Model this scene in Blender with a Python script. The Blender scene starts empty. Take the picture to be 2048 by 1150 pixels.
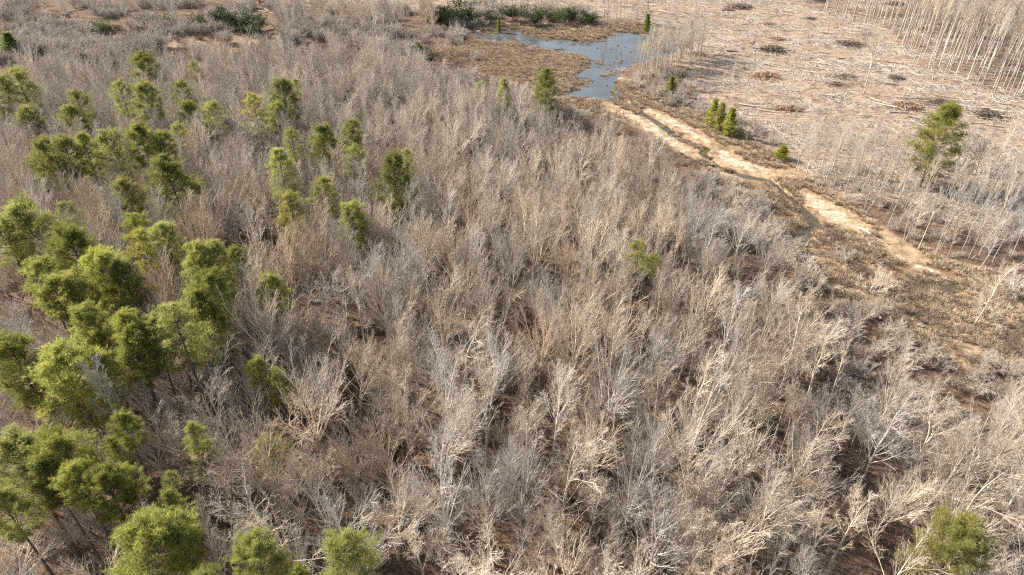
import bpy, math, random
import numpy as np
from mathutils import Vector, Euler

# ------------------------------------------------------------------ camera, sky, sun, exposure
sc = bpy.context.scene
COL = sc.collection
CAM_H, PITCH, FPX, CX, CY = 70.0, math.radians(35), 1365.0, 1024.0, 575.0
cam_d = bpy.data.cameras.new("camera")
cam_d.lens = 36.0 * FPX / 2048.0
cam_d.sensor_width = 36.0
cam_d.clip_start, cam_d.clip_end = 0.5, 9000.0
cam = bpy.data.objects.new("camera", cam_d)
cam.location = (0, 0, CAM_H)
cam.rotation_euler = (math.pi / 2 - PITCH, 0, 0)
COL.objects.link(cam)
sc.camera = cam

SUN_EL, SUN_AZ = math.radians(36), math.radians(-65)      # azimuth from +Y towards +X
wd = bpy.data.worlds.new("World")
sc.world = wd
wd.use_nodes = True
bg = wd.node_tree.nodes["Background"]
sky = wd.node_tree.nodes.new("ShaderNodeTexSky")
sky.sky_type = 'NISHITA'
sky.sun_disc = False
sky.sun_elevation = SUN_EL
sky.sun_rotation = SUN_AZ
sky.dust_density = 2.0
wd.node_tree.links.new(sky.outputs[0], bg.inputs[0])
bg.inputs[1].default_value = 0.09
sun_d = bpy.data.lights.new("sun", 'SUN')
sun_d.energy = 4.8
sun_d.angle = math.radians(0.5)
sun_d.color = (1.0, 0.96, 0.895)
sun = bpy.data.objects.new("sun", sun_d)
sdir = Vector((math.sin(SUN_AZ) * math.cos(SUN_EL), math.cos(SUN_AZ) * math.cos(SUN_EL), math.sin(SUN_EL)))
sun.rotation_euler = sdir.to_track_quat('Z', 'Y').to_euler()
COL.objects.link(sun)
sc.view_settings.view_transform = 'Standard'
sc.view_settings.look = 'None'
sc.view_settings.gamma = 1.0
sc.view_settings.exposure = 1.25
sc.cycles.use_denoising = False
sc.cycles.pixel_filter_type = 'BLACKMAN_HARRIS'
sc.cycles.filter_width = 1.2
sc.cycles.max_bounces = 6
sc.cycles.diffuse_bounces = 4
sc.cycles.transmission_bounces = 4
sc.cycles.transparent_max_bounces = 4

rs = np.random.RandomState(7)
rnd = random.Random(11)

# ------------------------------------------------------------------ photograph survey: a point seen at (px, py) and lying at height z
def gp(px, py, z=0.0):
    dx, dy = (px - CX) / FPX, -(py - CY) / FPX
    vy = math.cos(PITCH) + dy * math.sin(PITCH)
    vz = -math.sin(PITCH) + dy * math.cos(PITCH)
    t = (z - CAM_H) / vz
    return dx * t, vy * t

def pr(X, Y, Z):
    d = Y * math.cos(PITCH) - (Z - CAM_H) * math.sin(PITCH)
    u = Y * math.sin(PITCH) + (Z - CAM_H) * math.cos(PITCH)
    return CX + FPX * X / d, CY - FPX * u / d, d

def gpoly(pts, z=0.0):
    return np.array([gp(x, y, z) for x, y in pts])

def inside(P, poly):
    P = np.asarray(P, float).reshape(-1, 2)
    poly = np.asarray(poly, float)
    x, y = P[:, 0], P[:, 1]
    r = np.zeros(len(P), bool)
    j = len(poly) - 1
    for i in range(len(poly)):
        xi, yi = poly[i]
        xj, yj = poly[j]
        c = ((yi > y) != (yj > y)) & (x < (xj - xi) * (y - yi) / (yj - yi + 1e-12) + xi)
        r ^= c
        j = i
    return r

def seg_dist(P, line, closed=False):
    P = np.asarray(P, float).reshape(-1, 2)
    best = np.full(len(P), 1e9)
    L = list(line) + ([line[0]] if closed else [])
    for a, b in zip(L[:-1], L[1:]):
        a, b = np.array(a), np.array(b)
        ab = b - a
        t = np.clip(((P - a) @ ab) / (ab @ ab + 1e-9), 0, 1)
        best = np.minimum(best, np.hypot(*(P - a - t[:, None] * ab).T))
    return best

def sdf(P, poly):                                   # negative inside
    d = seg_dist(P, poly, True)
    return np.where(inside(P, poly), -d, d)

def sstep(x, a, b):
    t = np.clip((x - a) / (b - a), 0, 1)
    return t * t * (3 - 2 * t)

def vnoise(x, y, s, seed=0):                        # value noise, numpy
    x, y = np.asarray(x) / s, np.asarray(y) / s
    xi, yi = np.floor(x).astype(np.int64), np.floor(y).astype(np.int64)
    fx, fy = x - xi, y - yi
    fx, fy = fx * fx * (3 - 2 * fx), fy * fy * (3 - 2 * fy)
    def h(a, b):
        n = (a * 374761393 + b * 668265263 + seed * 1442695041) & 0x7fffffff
        n = ((n ^ (n >> 13)) * 1274126177) & 0x7fffffff
        return ((n ^ (n >> 16)) & 0xffff) / 65535.0
    return (h(xi, yi) * (1 - fx) + h(xi + 1, yi) * fx) * (1 - fy) + (h(xi, yi + 1) * (1 - fx) + h(xi + 1, yi + 1) * fx) * fy

POND = gpoly([(955, 62), (996, 58), (1037, 59), (1067, 74), (1102, 75), (1137, 77), (1152, 81), (1196, 80), (1219, 72), (1226, 61),
              (1260, 63), (1290, 70), (1345, 80), (1345, 100), (1295, 114), (1262, 122), (1240, 138), (1227, 153), (1230, 168), (1240, 179), (1237, 194), (1222, 197),
              (1216, 193), (1187, 187), (1143, 188), (1118, 191), (1143, 181), (1161, 175), (1165, 163), (1152, 150), (1163, 138), (1175, 127),
              (1181, 115), (1172, 108), (1143, 103), (1105, 102), (1081, 96), (1055, 83), (1026, 78), (976, 77), (961, 70)])
SWAMP = gpoly([(170, 205), (215, 180), (290, 168), (360, 165), (350, 185), (280, 198), (215, 222), (175, 240)])
STREAM = gpoly([(1237, 194), (1258, 208), (1276, 218), (1300, 232), (1325, 248), (1348, 266), (1372, 281), (1400, 286), (1414, 294), (1407, 304), (1422, 319),
                (1441, 335), (1479, 346), (1511, 353), (1539, 359), (1558, 378), (1587, 399), (1603, 415), (1625, 434), (1631, 449), (1608, 464), (1597, 480), (1592, 500)])
STREAM_W = [w * 0.42 for w in [1.6, 1.0, 1.0, 1.1, 1.2, 1.1, 1.0, 1.2, 1.3, 1.2, 1.3, 1.3, 1.4, 1.5, 1.3, 1.3, 1.4, 1.5, 1.7, 2.0, 3.0, 2.4, 1.0]]
PUDDLE = gpoly([(1815, 563), (1850, 560), (1890, 562), (1925, 570), (1900, 576), (1850, 577), (1825, 572)])
SAND = gpoly([(1135, 193), (1187, 186), (1216, 192), (1245, 194), (1275, 198), (1310, 212), (1345, 230), (1400, 256), (1440, 284), (1480, 312), (1530, 334), (1565, 352),
              (1600, 365), (1640, 388), (1680, 418), (1738, 455), (1790, 500), (1850, 528), (1905, 543), (1900, 554), (1830, 538), (1780, 514), (1730, 478), (1690, 462),
              (1650, 436), (1620, 412), (1590, 402), (1560, 384), (1520, 362), (1465, 356), (1430, 338), (1400, 318), (1365, 296), (1335, 276), (1305, 256), (1275, 238),
              (1250, 226), (1225, 214), (1190, 203), (1150, 198)])
SANDS = [gpoly(q) for q in ([(1135, 191), (1187, 187), (1216, 193), (1224, 199), (1180, 198)],
    [(1228, 208), (1290, 234), (1335, 262), (1362, 283), (1398, 300), (1412, 320), (1370, 307), (1320, 282), (1275, 252), (1232, 224)],
    [(1290, 208), (1350, 234), (1400, 260), (1440, 288), (1482, 315), (1545, 342), (1550, 353), (1480, 341), (1438, 327), (1422, 306), (1418, 290), (1380, 276), (1330, 244), (1285, 220)],
    [(1600, 368), (1660, 402), (1702, 430), (1745, 456), (1728, 466), (1680, 453), (1640, 428), (1608, 400)],
    [(1752, 474), (1800, 503), (1860, 530), (1905, 545), (1890, 551), (1820, 530), (1760, 492)])]
MARSH = gpoly([(925, 75), (960, 80), (1060, 92), (1140, 100), (1180, 112), (1182, 120), (1165, 140), (1155, 150), (1170, 165), (1140, 188), (1100, 205), (1040, 190), (985, 172), (930, 140), (900, 105)])
SHORE = gpoly([(930, 48), (1050, 46), (1160, 48), (1240, 45), (1290, 52), (1290, 66), (1226, 60), (1219, 72), (1196, 80), (1150, 80), (1067, 74), (1037, 58), (955, 60)])
BANK = gpoly([(1225, 150), (1260, 160), (1330, 190), (1400, 225), (1500, 280), (1600, 340), (1700, 410), (1790, 470), (1900, 520), (2060, 560), (2100, 760), (1900, 740), (1780, 640), (1640, 590),
              (1560, 520), (1500, 420), (1440, 350), (1350, 300), (1260, 245), (1150, 215), (1100, 200), (1143, 190), (1220, 198), (1245, 190)])
CLEAR = gpoly([(1390, 185), (1345, 130), (1330, 70), (1280, 40), (1100, 35), (900, 25), (700, 12), (560, -5), (560, -60), (1600, -60), (3200, -60), (3200, 160), (2500, 330), (2100, 470), (1900, 440), (1720, 400), (1570, 325), (1440, 240)])
FARLEFT = gpoly([(-400, 60), (0, 80), (200, 75), (350, 62), (560, 60), (600, 85), (420, 105), (200, 112), (0, 118), (-400, 150)])
GROVE = gpoly([(1640, 28), (1690, 36), (1735, 56), (1785, 62), (1802, 116), (1832, 132), (1880, 150), (1932, 166), (1990, 190), (2048, 206), (2110, 226), (2180, 190), (2180, -60), (1600, -60)])
WATER_Z = -0.55

# ------------------------------------------------------------------ object helpers
def link(o, parent=None):
    COL.objects.link(o)
    if parent is not None:
        o.parent = parent
    return o

def mesh_from(name, verts, faces_list, mats, tip=None, smooth=False, fmat=None):
    """faces_list: list of int arrays (M,k)"""
    me = bpy.data.meshes.new(name)
    verts = np.asarray(verts, np.float32)
    me.vertices.add(len(verts))
    me.vertices.foreach_set("co", verts.ravel())
    tot = sum(f.size for f in faces_list)
    nf = sum(len(f) for f in faces_list)
    me.loops.add(tot)
    me.polygons.add(nf)
    me.loops.foreach_set("vertex_index", np.concatenate([f.ravel() for f in faces_list]).astype(np.int32))
    sizes = np.concatenate([np.full(len(f), f.shape[1]) for f in faces_list])
    me.polygons.foreach_set("loop_start", np.concatenate([[0], np.cumsum(sizes)[:-1]]).astype(np.int32))
    if fmat is not None:
        me.polygons.foreach_set("material_index", np.asarray(fmat, np.int32))
    if smooth:
        me.polygons.foreach_set("use_smooth", np.ones(nf, bool))
    if tip is not None:
        a = me.attributes.new("tip", 'FLOAT', 'POINT')
        a.data.foreach_set("value", np.asarray(tip, np.float32))
    me.update(calc_edges=True)
    for m in mats:
        me.materials.append(m)
    return me

def tag(o, label, cat, group=None, kind=None):
    if label: o["label"] = label
    if cat: o["category"] = cat
    if group: o["group"] = group
    if kind: o["kind"] = kind
    return o

def structure(o, label=None):
    o["kind"] = "structure"
    if label: o["label"] = label
    return o

# ------------------------------------------------------------------ materials
def nt_new(name):
    m = bpy.data.materials.new(name)
    m.use_nodes = True
    nt = m.node_tree
    b = nt.nodes["Principled BSDF"]
    b.inputs["Roughness"].default_value = 0.9
    b.inputs["Specular IOR Level"].default_value = 0.15
    return m, nt, b

def N(nt, kind, **kw):
    n = nt.nodes.new(kind)
    for k, v in kw.items():
        setattr(n, k, v)
    return n

def mix(nt, fac, a, b, mode='MIX'):
    n = nt.nodes.new("ShaderNodeMix")
    n.data_type = 'RGBA'
    n.blend_type = mode
    for sock, v in ((n.inputs[0], fac), (n.inputs[6], a), (n.inputs[7], b)):
        if isinstance(v, (int, float)):
            sock.default_value = v
        elif isinstance(v, tuple):
            sock.default_value = (*v, 1.0)
        else:
            nt.links.new(v, sock)
    return n.outputs[2]

def maprange(nt, v, a, b, c=0.0, d=1.0):
    n = nt.nodes.new("ShaderNodeMapRange")
    nt.links.new(v, n.inputs[0])
    for i, x in enumerate((a, b, c, d)):
        n.inputs[i + 1].default_value = x
    return n.outputs[0]

def noise(nt, vec, scale, detail=4.0, rough=0.6):
    n = nt.nodes.new("ShaderNodeTexNoise")
    n.inputs["Scale"].default_value = scale
    n.inputs["Detail"].default_value = detail
    n.inputs["Roughness"].default_value = rough
    if vec is not None:
        nt.links.new(vec, n.inputs["Vector"])
    return n.outputs[0]

def attr(nt, name):
    n = nt.nodes.new("ShaderNodeAttribute")
    n.attribute_name = name
    return n.outputs["Fac"]

def bark_material(name, base, tipc, dark):
    """Bark: object tint, per-tree lightness, reddish buds towards the twig tips, mottling."""
    m, nt, b = nt_new(name)
    oi = nt.nodes.new("ShaderNodeObjectInfo")
    tc = nt.nodes.new("ShaderNodeTexCoord")
    c = mix(nt, attr(nt, "tip"), base, tipc)
    c = mix(nt, maprange(nt, noise(nt, tc.outputs["Object"], 2.2, 3), 0.4, 0.72), c, dark)
    c = mix(nt, 1.0, c, oi.outputs["Color"], 'MULTIPLY')
    br = nt.nodes.new("ShaderNodeHueSaturation")
    nt.links.new(maprange(nt, oi.outputs["Random"], 0, 1, 0.72, 1.2), br.inputs["Value"])
    nt.links.new(c, br.inputs["Color"])
    nt.links.new(br.outputs[0], b.inputs["Base Color"])
    return m

def leaf_material(name, base, tipc, trans=0.35, transc=(0.3, 0.33, 0.04)):
    m, nt, b = nt_new(name)
    oi = nt.nodes.new("ShaderNodeObjectInfo")
    tc = nt.nodes.new("ShaderNodeTexCoord")
    c = mix(nt, attr(nt, "tip"), base, tipc)
    c = mix(nt, maprange(nt, noise(nt, tc.outputs["Object"], 1.1, 3), 0.42, 0.7), c, tuple(x * 0.7 for x in base))
    c = mix(nt, 1.0, c, oi.outputs["Color"], 'MULTIPLY')
    hs = nt.nodes.new("ShaderNodeHueSaturation")
    nt.links.new(maprange(nt, oi.outputs["Random"], 0, 1, 0.8, 1.2), hs.inputs["Value"])
    nt.links.new(c, hs.inputs["Color"])
    nt.links.new(hs.outputs[0], b.inputs["Base Color"])
    b.inputs["Roughness"].default_value = 0.55
    b.inputs["Specular IOR Level"].default_value = 0.3
    tr = nt.nodes.new("ShaderNodeBsdfTranslucent")
    tcol = mix(nt, 1.0, hs.outputs[0], transc, 'MULTIPLY')
    sc_ = nt.nodes.new("ShaderNodeVectorMath"); sc_.operation = 'SCALE'
    nt.links.new(hs.outputs[0], sc_.inputs[0]); sc_.inputs["Scale"].default_value = 1.3
    nt.links.new(sc_.outputs[0], tr.inputs["Color"])
    ms = nt.nodes.new("ShaderNodeMixShader")
    ms.inputs[0].default_value = trans
    nt.links.new(b.outputs[0], ms.inputs[1])
    nt.links.new(tr.outputs[0], ms.inputs[2])
    nt.links.new(ms.outputs[0], nt.nodes["Material Output"].inputs["Surface"])
    return m

M = {}
M["bark"] = bark_material("pale_bark", (0.68, 0.6, 0.49), (0.44, 0.36, 0.285), (0.52, 0.45, 0.365))
M["trunk"] = bark_material("trunk_bark", (0.54, 0.475, 0.4), (0.56, 0.5, 0.42), (0.33, 0.29, 0.245))
M["palebark"] = bark_material("whitish_bark", (0.6, 0.52, 0.42), (0.55, 0.46, 0.37), (0.42, 0.36, 0.29))
M["brush"] = bark_material("brush_twigs", (0.27, 0.205, 0.155), (0.3, 0.21, 0.145), (0.14, 0.105, 0.08))
M["pinebark"] = bark_material("pine_bark", (0.16, 0.115, 0.085), (0.2, 0.15, 0.11), (0.08, 0.06, 0.05))
M["needle"] = leaf_material("pine_needles", (0.31, 0.305, 0.072), (0.56, 0.52, 0.155), 0.5)
M["cedar"] = leaf_material("cedar_sprays", (0.33, 0.3, 0.08), (0.48, 0.44, 0.13), 0.45)
M["holly"] = leaf_material("evergreen_leaves", (0.06, 0.09, 0.025), (0.11, 0.15, 0.04), 0.25)
M["grass"] = bark_material("dry_grass", (0.46, 0.35, 0.235), (0.6, 0.48, 0.34), (0.34, 0.25, 0.16))
M["rust"] = bark_material("dead_leaves", (0.34, 0.15, 0.065), (0.42, 0.21, 0.095), (0.2, 0.095, 0.048))
M["wood"] = bark_material("weathered_wood", (0.58, 0.5, 0.41), (0.66, 0.58, 0.48), (0.36, 0.3, 0.24))

def ground_material():
    m, nt, b = nt_new("ground")
    tc = nt.nodes.new("ShaderNodeTexCoord")
    V = tc.outputs["Object"]
    stretch = nt.nodes.new("ShaderNodeMapping")
    stretch.inputs["Rotation"].default_value = (0, 0, math.radians(14))
    stretch.inputs["Scale"].default_value = (0.45, 1.5, 1)
    nt.links.new(V, stretch.inputs[0])
    S = stretch.outputs[0]
    nb, nm, nf = noise(nt, V, 0.09, 4), noise(nt, V, 0.55, 5), noise(nt, V, 3.2, 5, 0.7)
    # leaf litter
    lit = mix(nt, maprange(nt, nm, 0.35, 0.68), (0.095, 0.066, 0.047), (0.22, 0.13, 0.08))
    lit = mix(nt, maprange(nt, nf, 0.5, 0.72), lit, (0.33, 0.22, 0.145))
    lit = mix(nt, maprange(nt, noise(nt, V, 1.3, 6, .75), 0.5, 0.64), lit, (0.045, 0.034, 0.027))
    # felled land: pinkish straw, grey slash, rust leaves, bare soil
    cl = mix(nt, maprange(nt, noise(nt, S, 0.35, 6, 0.7), 0.38, 0.62), (0.36, 0.255, 0.17), (0.18, 0.13, 0.092))
    cl = mix(nt, maprange(nt, noise(nt, S, 1.6, 6, 0.8), 0.47, 0.6), cl, (0.47, 0.37, 0.275))
    cl = mix(nt, maprange(nt, noise(nt, S, 0.9, 5, 0.7), 0.5, 0.62), cl, (0.12, 0.085, 0.06))
    cl = mix(nt, maprange(nt, noise(nt, V, 0.22, 6, .7), 0.53, 0.68), cl, (0.23, 0.125, 0.07))
    # marsh and bank grass
    mg = mix(nt, maprange(nt, nm, 0.35, 0.62), (0.21, 0.135, 0.075), (0.45, 0.32, 0.195))
    mg = mix(nt, maprange(nt, nf, 0.55, 0.7), mg, (0.15, 0.1, 0.062))
    mg = mix(nt, maprange(nt, nb, 0.5, 0.66), mg, (0.2, 0.125, 0.07))
    # sand
    sd = mix(nt, maprange(nt, nm, 0.35, 0.7), (0.6, 0.5, 0.36), (0.44, 0.34, 0.225))
    sd = mix(nt, maprange(nt, nf, 0.54, 0.66), sd, (0.24, 0.17, 0.105))
    def warped(name, lo=0.3, hi=0.7, amt=0.9):
        a = nt.nodes.new("ShaderNodeMath"); a.operation = 'MULTIPLY_ADD'
        nt.links.new(noise(nt, V, 0.5, 5, 0.7), a.inputs[0]); a.inputs[1].default_value = amt
        nt.links.new(attr(nt, name), a.inputs[2])
        s = nt.nodes.new("ShaderNodeMath"); s.operation = 'SUBTRACT'
        nt.links.new(a.outputs[0], s.inputs[0]); s.inputs[1].default_value = amt * 0.5
        return maprange(nt, s.outputs[0], lo, hi)
    c = mix(nt, warped("clear"), lit, cl)
    c = mix(nt, warped("marsh"), c, mg)
    sm = nt.nodes.new("ShaderNodeMath"); sm.operation = 'MULTIPLY_ADD'
    nt.links.new(noise(nt, V, 0.45, 7, 0.78), sm.inputs[0]); sm.inputs[1].default_value = 2.6
    nt.links.new(attr(nt, "sand"), sm.inputs[2])
    c = mix(nt, maprange(nt, sm.outputs[0], 2.1, 2.42), c, sd)
    c = mix(nt, warped("wet_and_shade", 0.35, 0.7, 0.5), c, (0.085, 0.062, 0.04))  # dark mud tone, doubling as painted shade under the stream banks
    nt.links.new(c, b.inputs["Base Color"])
    bp = nt.nodes.new("ShaderNodeBump")
    bp.inputs["Strength"].default_value = 0.9
    bp.inputs["Distance"].default_value = 0.35
    nt.links.new(noise(nt, V, 1.4, 6, 0.75), bp.inputs["Height"])
    nt.links.new(bp.outputs[0], b.inputs["Normal"])
    b.inputs["Roughness"].default_value = 1.0
    return m
M["ground"] = ground_material()

def water_material(name, col, rough=0.03):
    m, nt, b = nt_new(name)
    tc = nt.nodes.new("ShaderNodeTexCoord")
    c = mix(nt, maprange(nt, noise(nt, tc.outputs["Object"], 0.12, 4), 0.35, 0.7), col, tuple(x * 0.6 for x in col))
    nt.links.new(c, b.inputs["Base Color"])
    b.inputs["Roughness"].default_value = rough
    b.inputs["IOR"].default_value = 1.5
    b.inputs["Specular IOR Level"].default_value = 0.5
    bp = nt.nodes.new("ShaderNodeBump")
    bp.inputs["Strength"].default_value = 0.03
    bp.inputs["Distance"].default_value = 0.02
    nt.links.new(noise(nt, tc.outputs["Object"], 1.5, 3), bp.inputs["Height"])
    nt.links.new(bp.outputs[0], b.inputs["Normal"])
    return m
M["pond"] = water_material("pond_water", (0.115, 0.115, 0.105), 0.01)
M["stream"] = water_material("stream_water", (0.1, 0.075, 0.036), 0.06)

# ------------------------------------------------------------------ terrain
def line_steps(segs):
    out = [segs[0][0]]
    for a, b, s in segs:
        n = max(1, int(round((b - a) / s)))
        out += list(a + (b - a) * (np.arange(n) + 1) / n)
    return np.array(out)
GXs = line_steps([(-4000, -700, 550), (-700, -280, 30), (-280, -25, 1.6), (-25, 125, 0.55), (125, 280, 1.6), (280, 700, 30), (700, 4000, 550)])
GYs = line_steps([(-1500, -60, 240), (-60, 20, 10), (20, 98, 1.3), (98, 290, 0.6), (290, 360, 2.0), (360, 700, 20), (700, 6000, 500)])

def stream_dist(P):
    best = np.full(len(P), 1e9)
    for i in range(len(STREAM) - 1):
        a, b = STREAM[i], STREAM[i + 1]
        ab = b - a
        t = np.clip(((P - a) @ ab) / (ab @ ab), 0, 1)
        w = STREAM_W[i] * (1 - t) + STREAM_W[i + 1] * t
        best = np.minimum(best, np.hypot(*(P - a - t[:, None] * ab).T) - w)
    return best

def terrain(P):
    x, y = P[:, 0], P[:, 1]
    near = np.where((np.abs(x) < 400) & (y < 500), 1.0, 0.0)
    z = (vnoise(x, y, 28, 1) - 0.5) * 0.9 + (vnoise(x, y, 7, 2) - 0.5) * 0.45 + (vnoise(x, y, 2.2, 3) - 0.5) * 0.22
    wig = (vnoise(x, y, 3.0, 5) - 0.5) * 1.6 + (vnoise(x, y, 1.1, 6) - 0.5) * 0.7
    ds = stream_dist(P) + wig * 0.5
    dp = np.minimum(sdf(P, POND), sdf(P, SWAMP)) + wig * 1.1
    dp = dp + (vnoise(x, y, 5.5, 9) - .38) * 7 * (1 - sstep(x, 8, 24)) * (y > 215)
    dp = np.minimum(dp, sdf(P, PUDDLE) + wig * 0.3)
    dsand = sdf(P, SAND)
    flat = np.maximum(sstep(-np.minimum(dp, ds), -14, -2), sstep(-dsand, -4, 1))
    z = z * (1 - 0.7 * flat) - 0.28 * flat
    z = np.where(ds < 1.6, np.minimum(z, -0.85 + 0.65 * sstep(ds, -0.3, 1.2)), z)
    z = np.where(dp < 3.5, np.minimum(z, -1.15 + 1.0 * sstep(dp, -1.6, 3.5)), z)
    return z * near

def ground_z(x, y):
    return float(terrain(np.array([[x, y]]))[0])

def build_ground():
    X, Y = np.meshgrid(GXs, GYs)
    P = np.stack([X.ravel(), Y.ravel()], 1)
    z = terrain(P)
    ny, nx = X.shape
    i = (np.arange(ny - 1)[:, None] * nx + np.arange(nx - 1)[None, :]).ravel()
    F = np.stack([i, i + 1, i + nx + 1, i + nx], 1)
    me = mesh_from("ground", np.column_stack([P, z]), [F], [M["ground"]], smooth=True)
    w = (vnoise(P[:, 0], P[:, 1], 9, 8) - 0.5) * 6
    def put(n, v):
        a = me.attributes.new(n, 'FLOAT', 'POINT')
        a.data.foreach_set("value", v.astype(np.float32))
    put("clear", (1 - sstep(sdf(P, CLEAR) + w, -5, 6)) * (1 - 0.55 * (1 - sstep(sdf(P, GROVE) + w * 2, -6, 8))))
    mg = np.maximum(1 - sstep(sdf(P, MARSH) + w * .5, -2, 3), 1 - sstep(sdf(P, BANK) + w * .5, -4, 4))
    mg = np.maximum(mg, 1 - sstep(sdf(P, SHORE) + w * .3, -2, 3))
    mg = np.maximum(mg, 0.6 * (1 - sstep(sdf(P, FARLEFT) + w, -5, 5)))
    put("marsh", mg)
    sa = .36 * (1 - sstep(sdf(P, SAND) + w * .15, -1.5, 1.2))
    for q in SANDS:
        sa = np.maximum(sa, 1 - sstep(sdf(P, q) + .5 + w * .12 + (vnoise(P[:, 0], P[:, 1], 1.7, 12) - .5) * 2.4, -1.1, 1.0))
    put("sand", sa)
    dpp = np.minimum(sdf(P, POND), sdf(P, SWAMP))
    wet_and_shade = np.maximum(1 - sstep(dpp, -0.5, 2.5), 1 - sstep(stream_dist(P) + w * .1, -0.4, 1.3))  # damp water margins; the stream band also paints in undercut bank shade
    put("wet_and_shade", np.maximum(wet_and_shade * 0.85, .4 * (1 - sstep(sdf(P, FARLEFT) + w, -6, 3))))
    o = link(bpy.data.objects.new("ground", me))
    structure(o)
build_ground()

def sheet(name, poly, mat, z, grow=3.0):
    c = poly.mean(0)
    n = len(poly)
    nxt, prv = np.roll(poly, -1, 0), np.roll(poly, 1, 0)
    t = nxt - prv
    nrm = np.stack([t[:, 1], -t[:, 0]], 1)
    nrm /= np.linalg.norm(nrm, axis=1)[:, None] + 1e-9
    area = 0.5 * np.sum(poly[:, 0] * nxt[:, 1] - nxt[:, 0] * poly[:, 1])
    q = poly + nrm * grow * (1 if area > 0 else -1)
    me = bpy.data.meshes.new(name)
    me.from_pydata([(x, y, z) for x, y in q], [], [list(range(n))] if area > 0 else [list(range(n))[::-1]])
    me.materials.append(mat)
    return structure(link(bpy.data.objects.new(name, me)))
sheet("pond_water", POND, M["pond"], WATER_Z, 1.5)
sheet("swamp_water", SWAMP, M["pond"], WATER_Z - 0.004, 3.0)
sheet("puddle_water", PUDDLE, M["stream"], WATER_Z, 1.0)
def stream_sheet():
    t = np.gradient(STREAM, axis=0)
    nrm = np.stack([-t[:, 1], t[:, 0]], 1)
    nrm /= np.linalg.norm(nrm, axis=1)[:, None]
    W = (np.array(STREAM_W) + 1.2)[:, None]
    v = np.concatenate([STREAM + nrm * W, STREAM - nrm * W])
    n = len(STREAM)
    i = np.arange(n - 1)
    F = np.stack([i, n + i, n + i + 1, i + 1], 1)
    me = mesh_from("stream_water", np.column_stack([v, np.full(2 * n, WATER_Z + 0.004)]), [F], [M["stream"]])
    structure(link(bpy.data.objects.new("stream_water", me)))
stream_sheet()

# ------------------------------------------------------------------ branch and foliage generators
def nrmz(v):
    return v / (np.linalg.norm(v, axis=-1, keepdims=True) + 1e-9)

def tubes(groups, tip_of=None):
    """groups: list of (P[B,n,3], R[B,n], sides, tip0, tip1) -> verts, quads, tip"""
    Vs, Fs, Ts, off = [], [], [], 0
    for P, R, k, ta, tb in groups:
        B, n, _ = P.shape
        T = nrmz(np.gradient(P, axis=1))
        ref = np.where(np.abs(T[..., 2:3]) > 0.9, np.array([1.0, 0, 0]), np.array([0, 0, 1.0]))
        U = nrmz(np.cross(T, ref))
        W = np.cross(T, U)
        a = np.arange(k) * 2 * math.pi / k
        ring = U[:, :, None, :] * np.cos(a)[None, None, :, None] + W[:, :, None, :] * np.sin(a)[None, None, :, None]
        V = P[:, :, None, :] + ring * R[:, :, None, None]
        Vs.append(V.reshape(-1, 3))
        Ts.append(np.broadcast_to(np.linspace(ta, tb, n)[None, :, None], (B, n, k)).ravel())
        b, s, j = np.meshgrid(np.arange(B), np.arange(n - 1), np.arange(k), indexing='ij')
        j2 = (j + 1) % k
        base = off + b * n * k
        F = np.stack([base + s * k + j, base + s * k + j2, base + (s + 1) * k + j2, base + (s + 1) * k + j], -1).reshape(-1, 4)
        Fs.append(F)
        off += B * n * k
    return np.concatenate(Vs), np.concatenate(Fs), np.concatenate(Ts)

def grow(r, pos, dirs, L, rad0, rad1, ns, up, wob):
    """pos[B,3], dirs[B,3], L[B], rad0[B] -> P[B,ns+1,3], R"""
    B = len(pos)
    P = np.zeros((B, ns + 1, 3))
    P[:, 0] = pos
    d = nrmz(dirs)
    for s in range(ns):
        d = nrmz(d + r.normal(0, wob, (B, 3)) + np.array([0, 0, up]))
        P[:, s + 1] = P[:, s] + d * (L / ns)[:, None]
    t = np.linspace(0, 1, ns + 1)[None]
    R = rad0[:, None] * (1 - t) + np.broadcast_to(rad1, (B,))[:, None] * t
    return P, R

def spawn(r, P, R, k, t0, t1, ang, angv, lf, ns, up, wob, rf=0.65, rmin=0.006, taper=0.45):
    B, n, _ = P.shape
    bi = np.repeat(np.arange(B), k)
    t = t0 + (t1 - t0) * ((np.tile(np.arange(k), B) + r.rand(B * k)) / k)
    f = t * (n - 1)
    i = np.minimum(f.astype(int), n - 2)
    u = (f - i)[:, None]
    pos = P[bi, i] * (1 - u) + P[bi, i + 1] * u
    T = nrmz(P[bi, i + 1] - P[bi, i])
    rad = R[bi, i] * (1 - u[:, 0]) + R[bi, i + 1] * u[:, 0]
    q = r.normal(0, 1, (B * k, 3))
    q = nrmz(q - (q * T).sum(1, keepdims=True) * T)
    a = np.radians(ang + r.normal(0, angv, B * k))[:, None]
    d = T * np.cos(a) + q * np.sin(a)
    plen = np.linalg.norm(np.diff(P, axis=1), axis=2).sum(1)[bi]
    L = plen * lf * (1 - taper * t) * r.uniform(0.75, 1.25, B * k)
    return grow(r, pos, d, L, np.maximum(rad * rf, rmin * 1.6), rmin, ns, up, wob)

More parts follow.
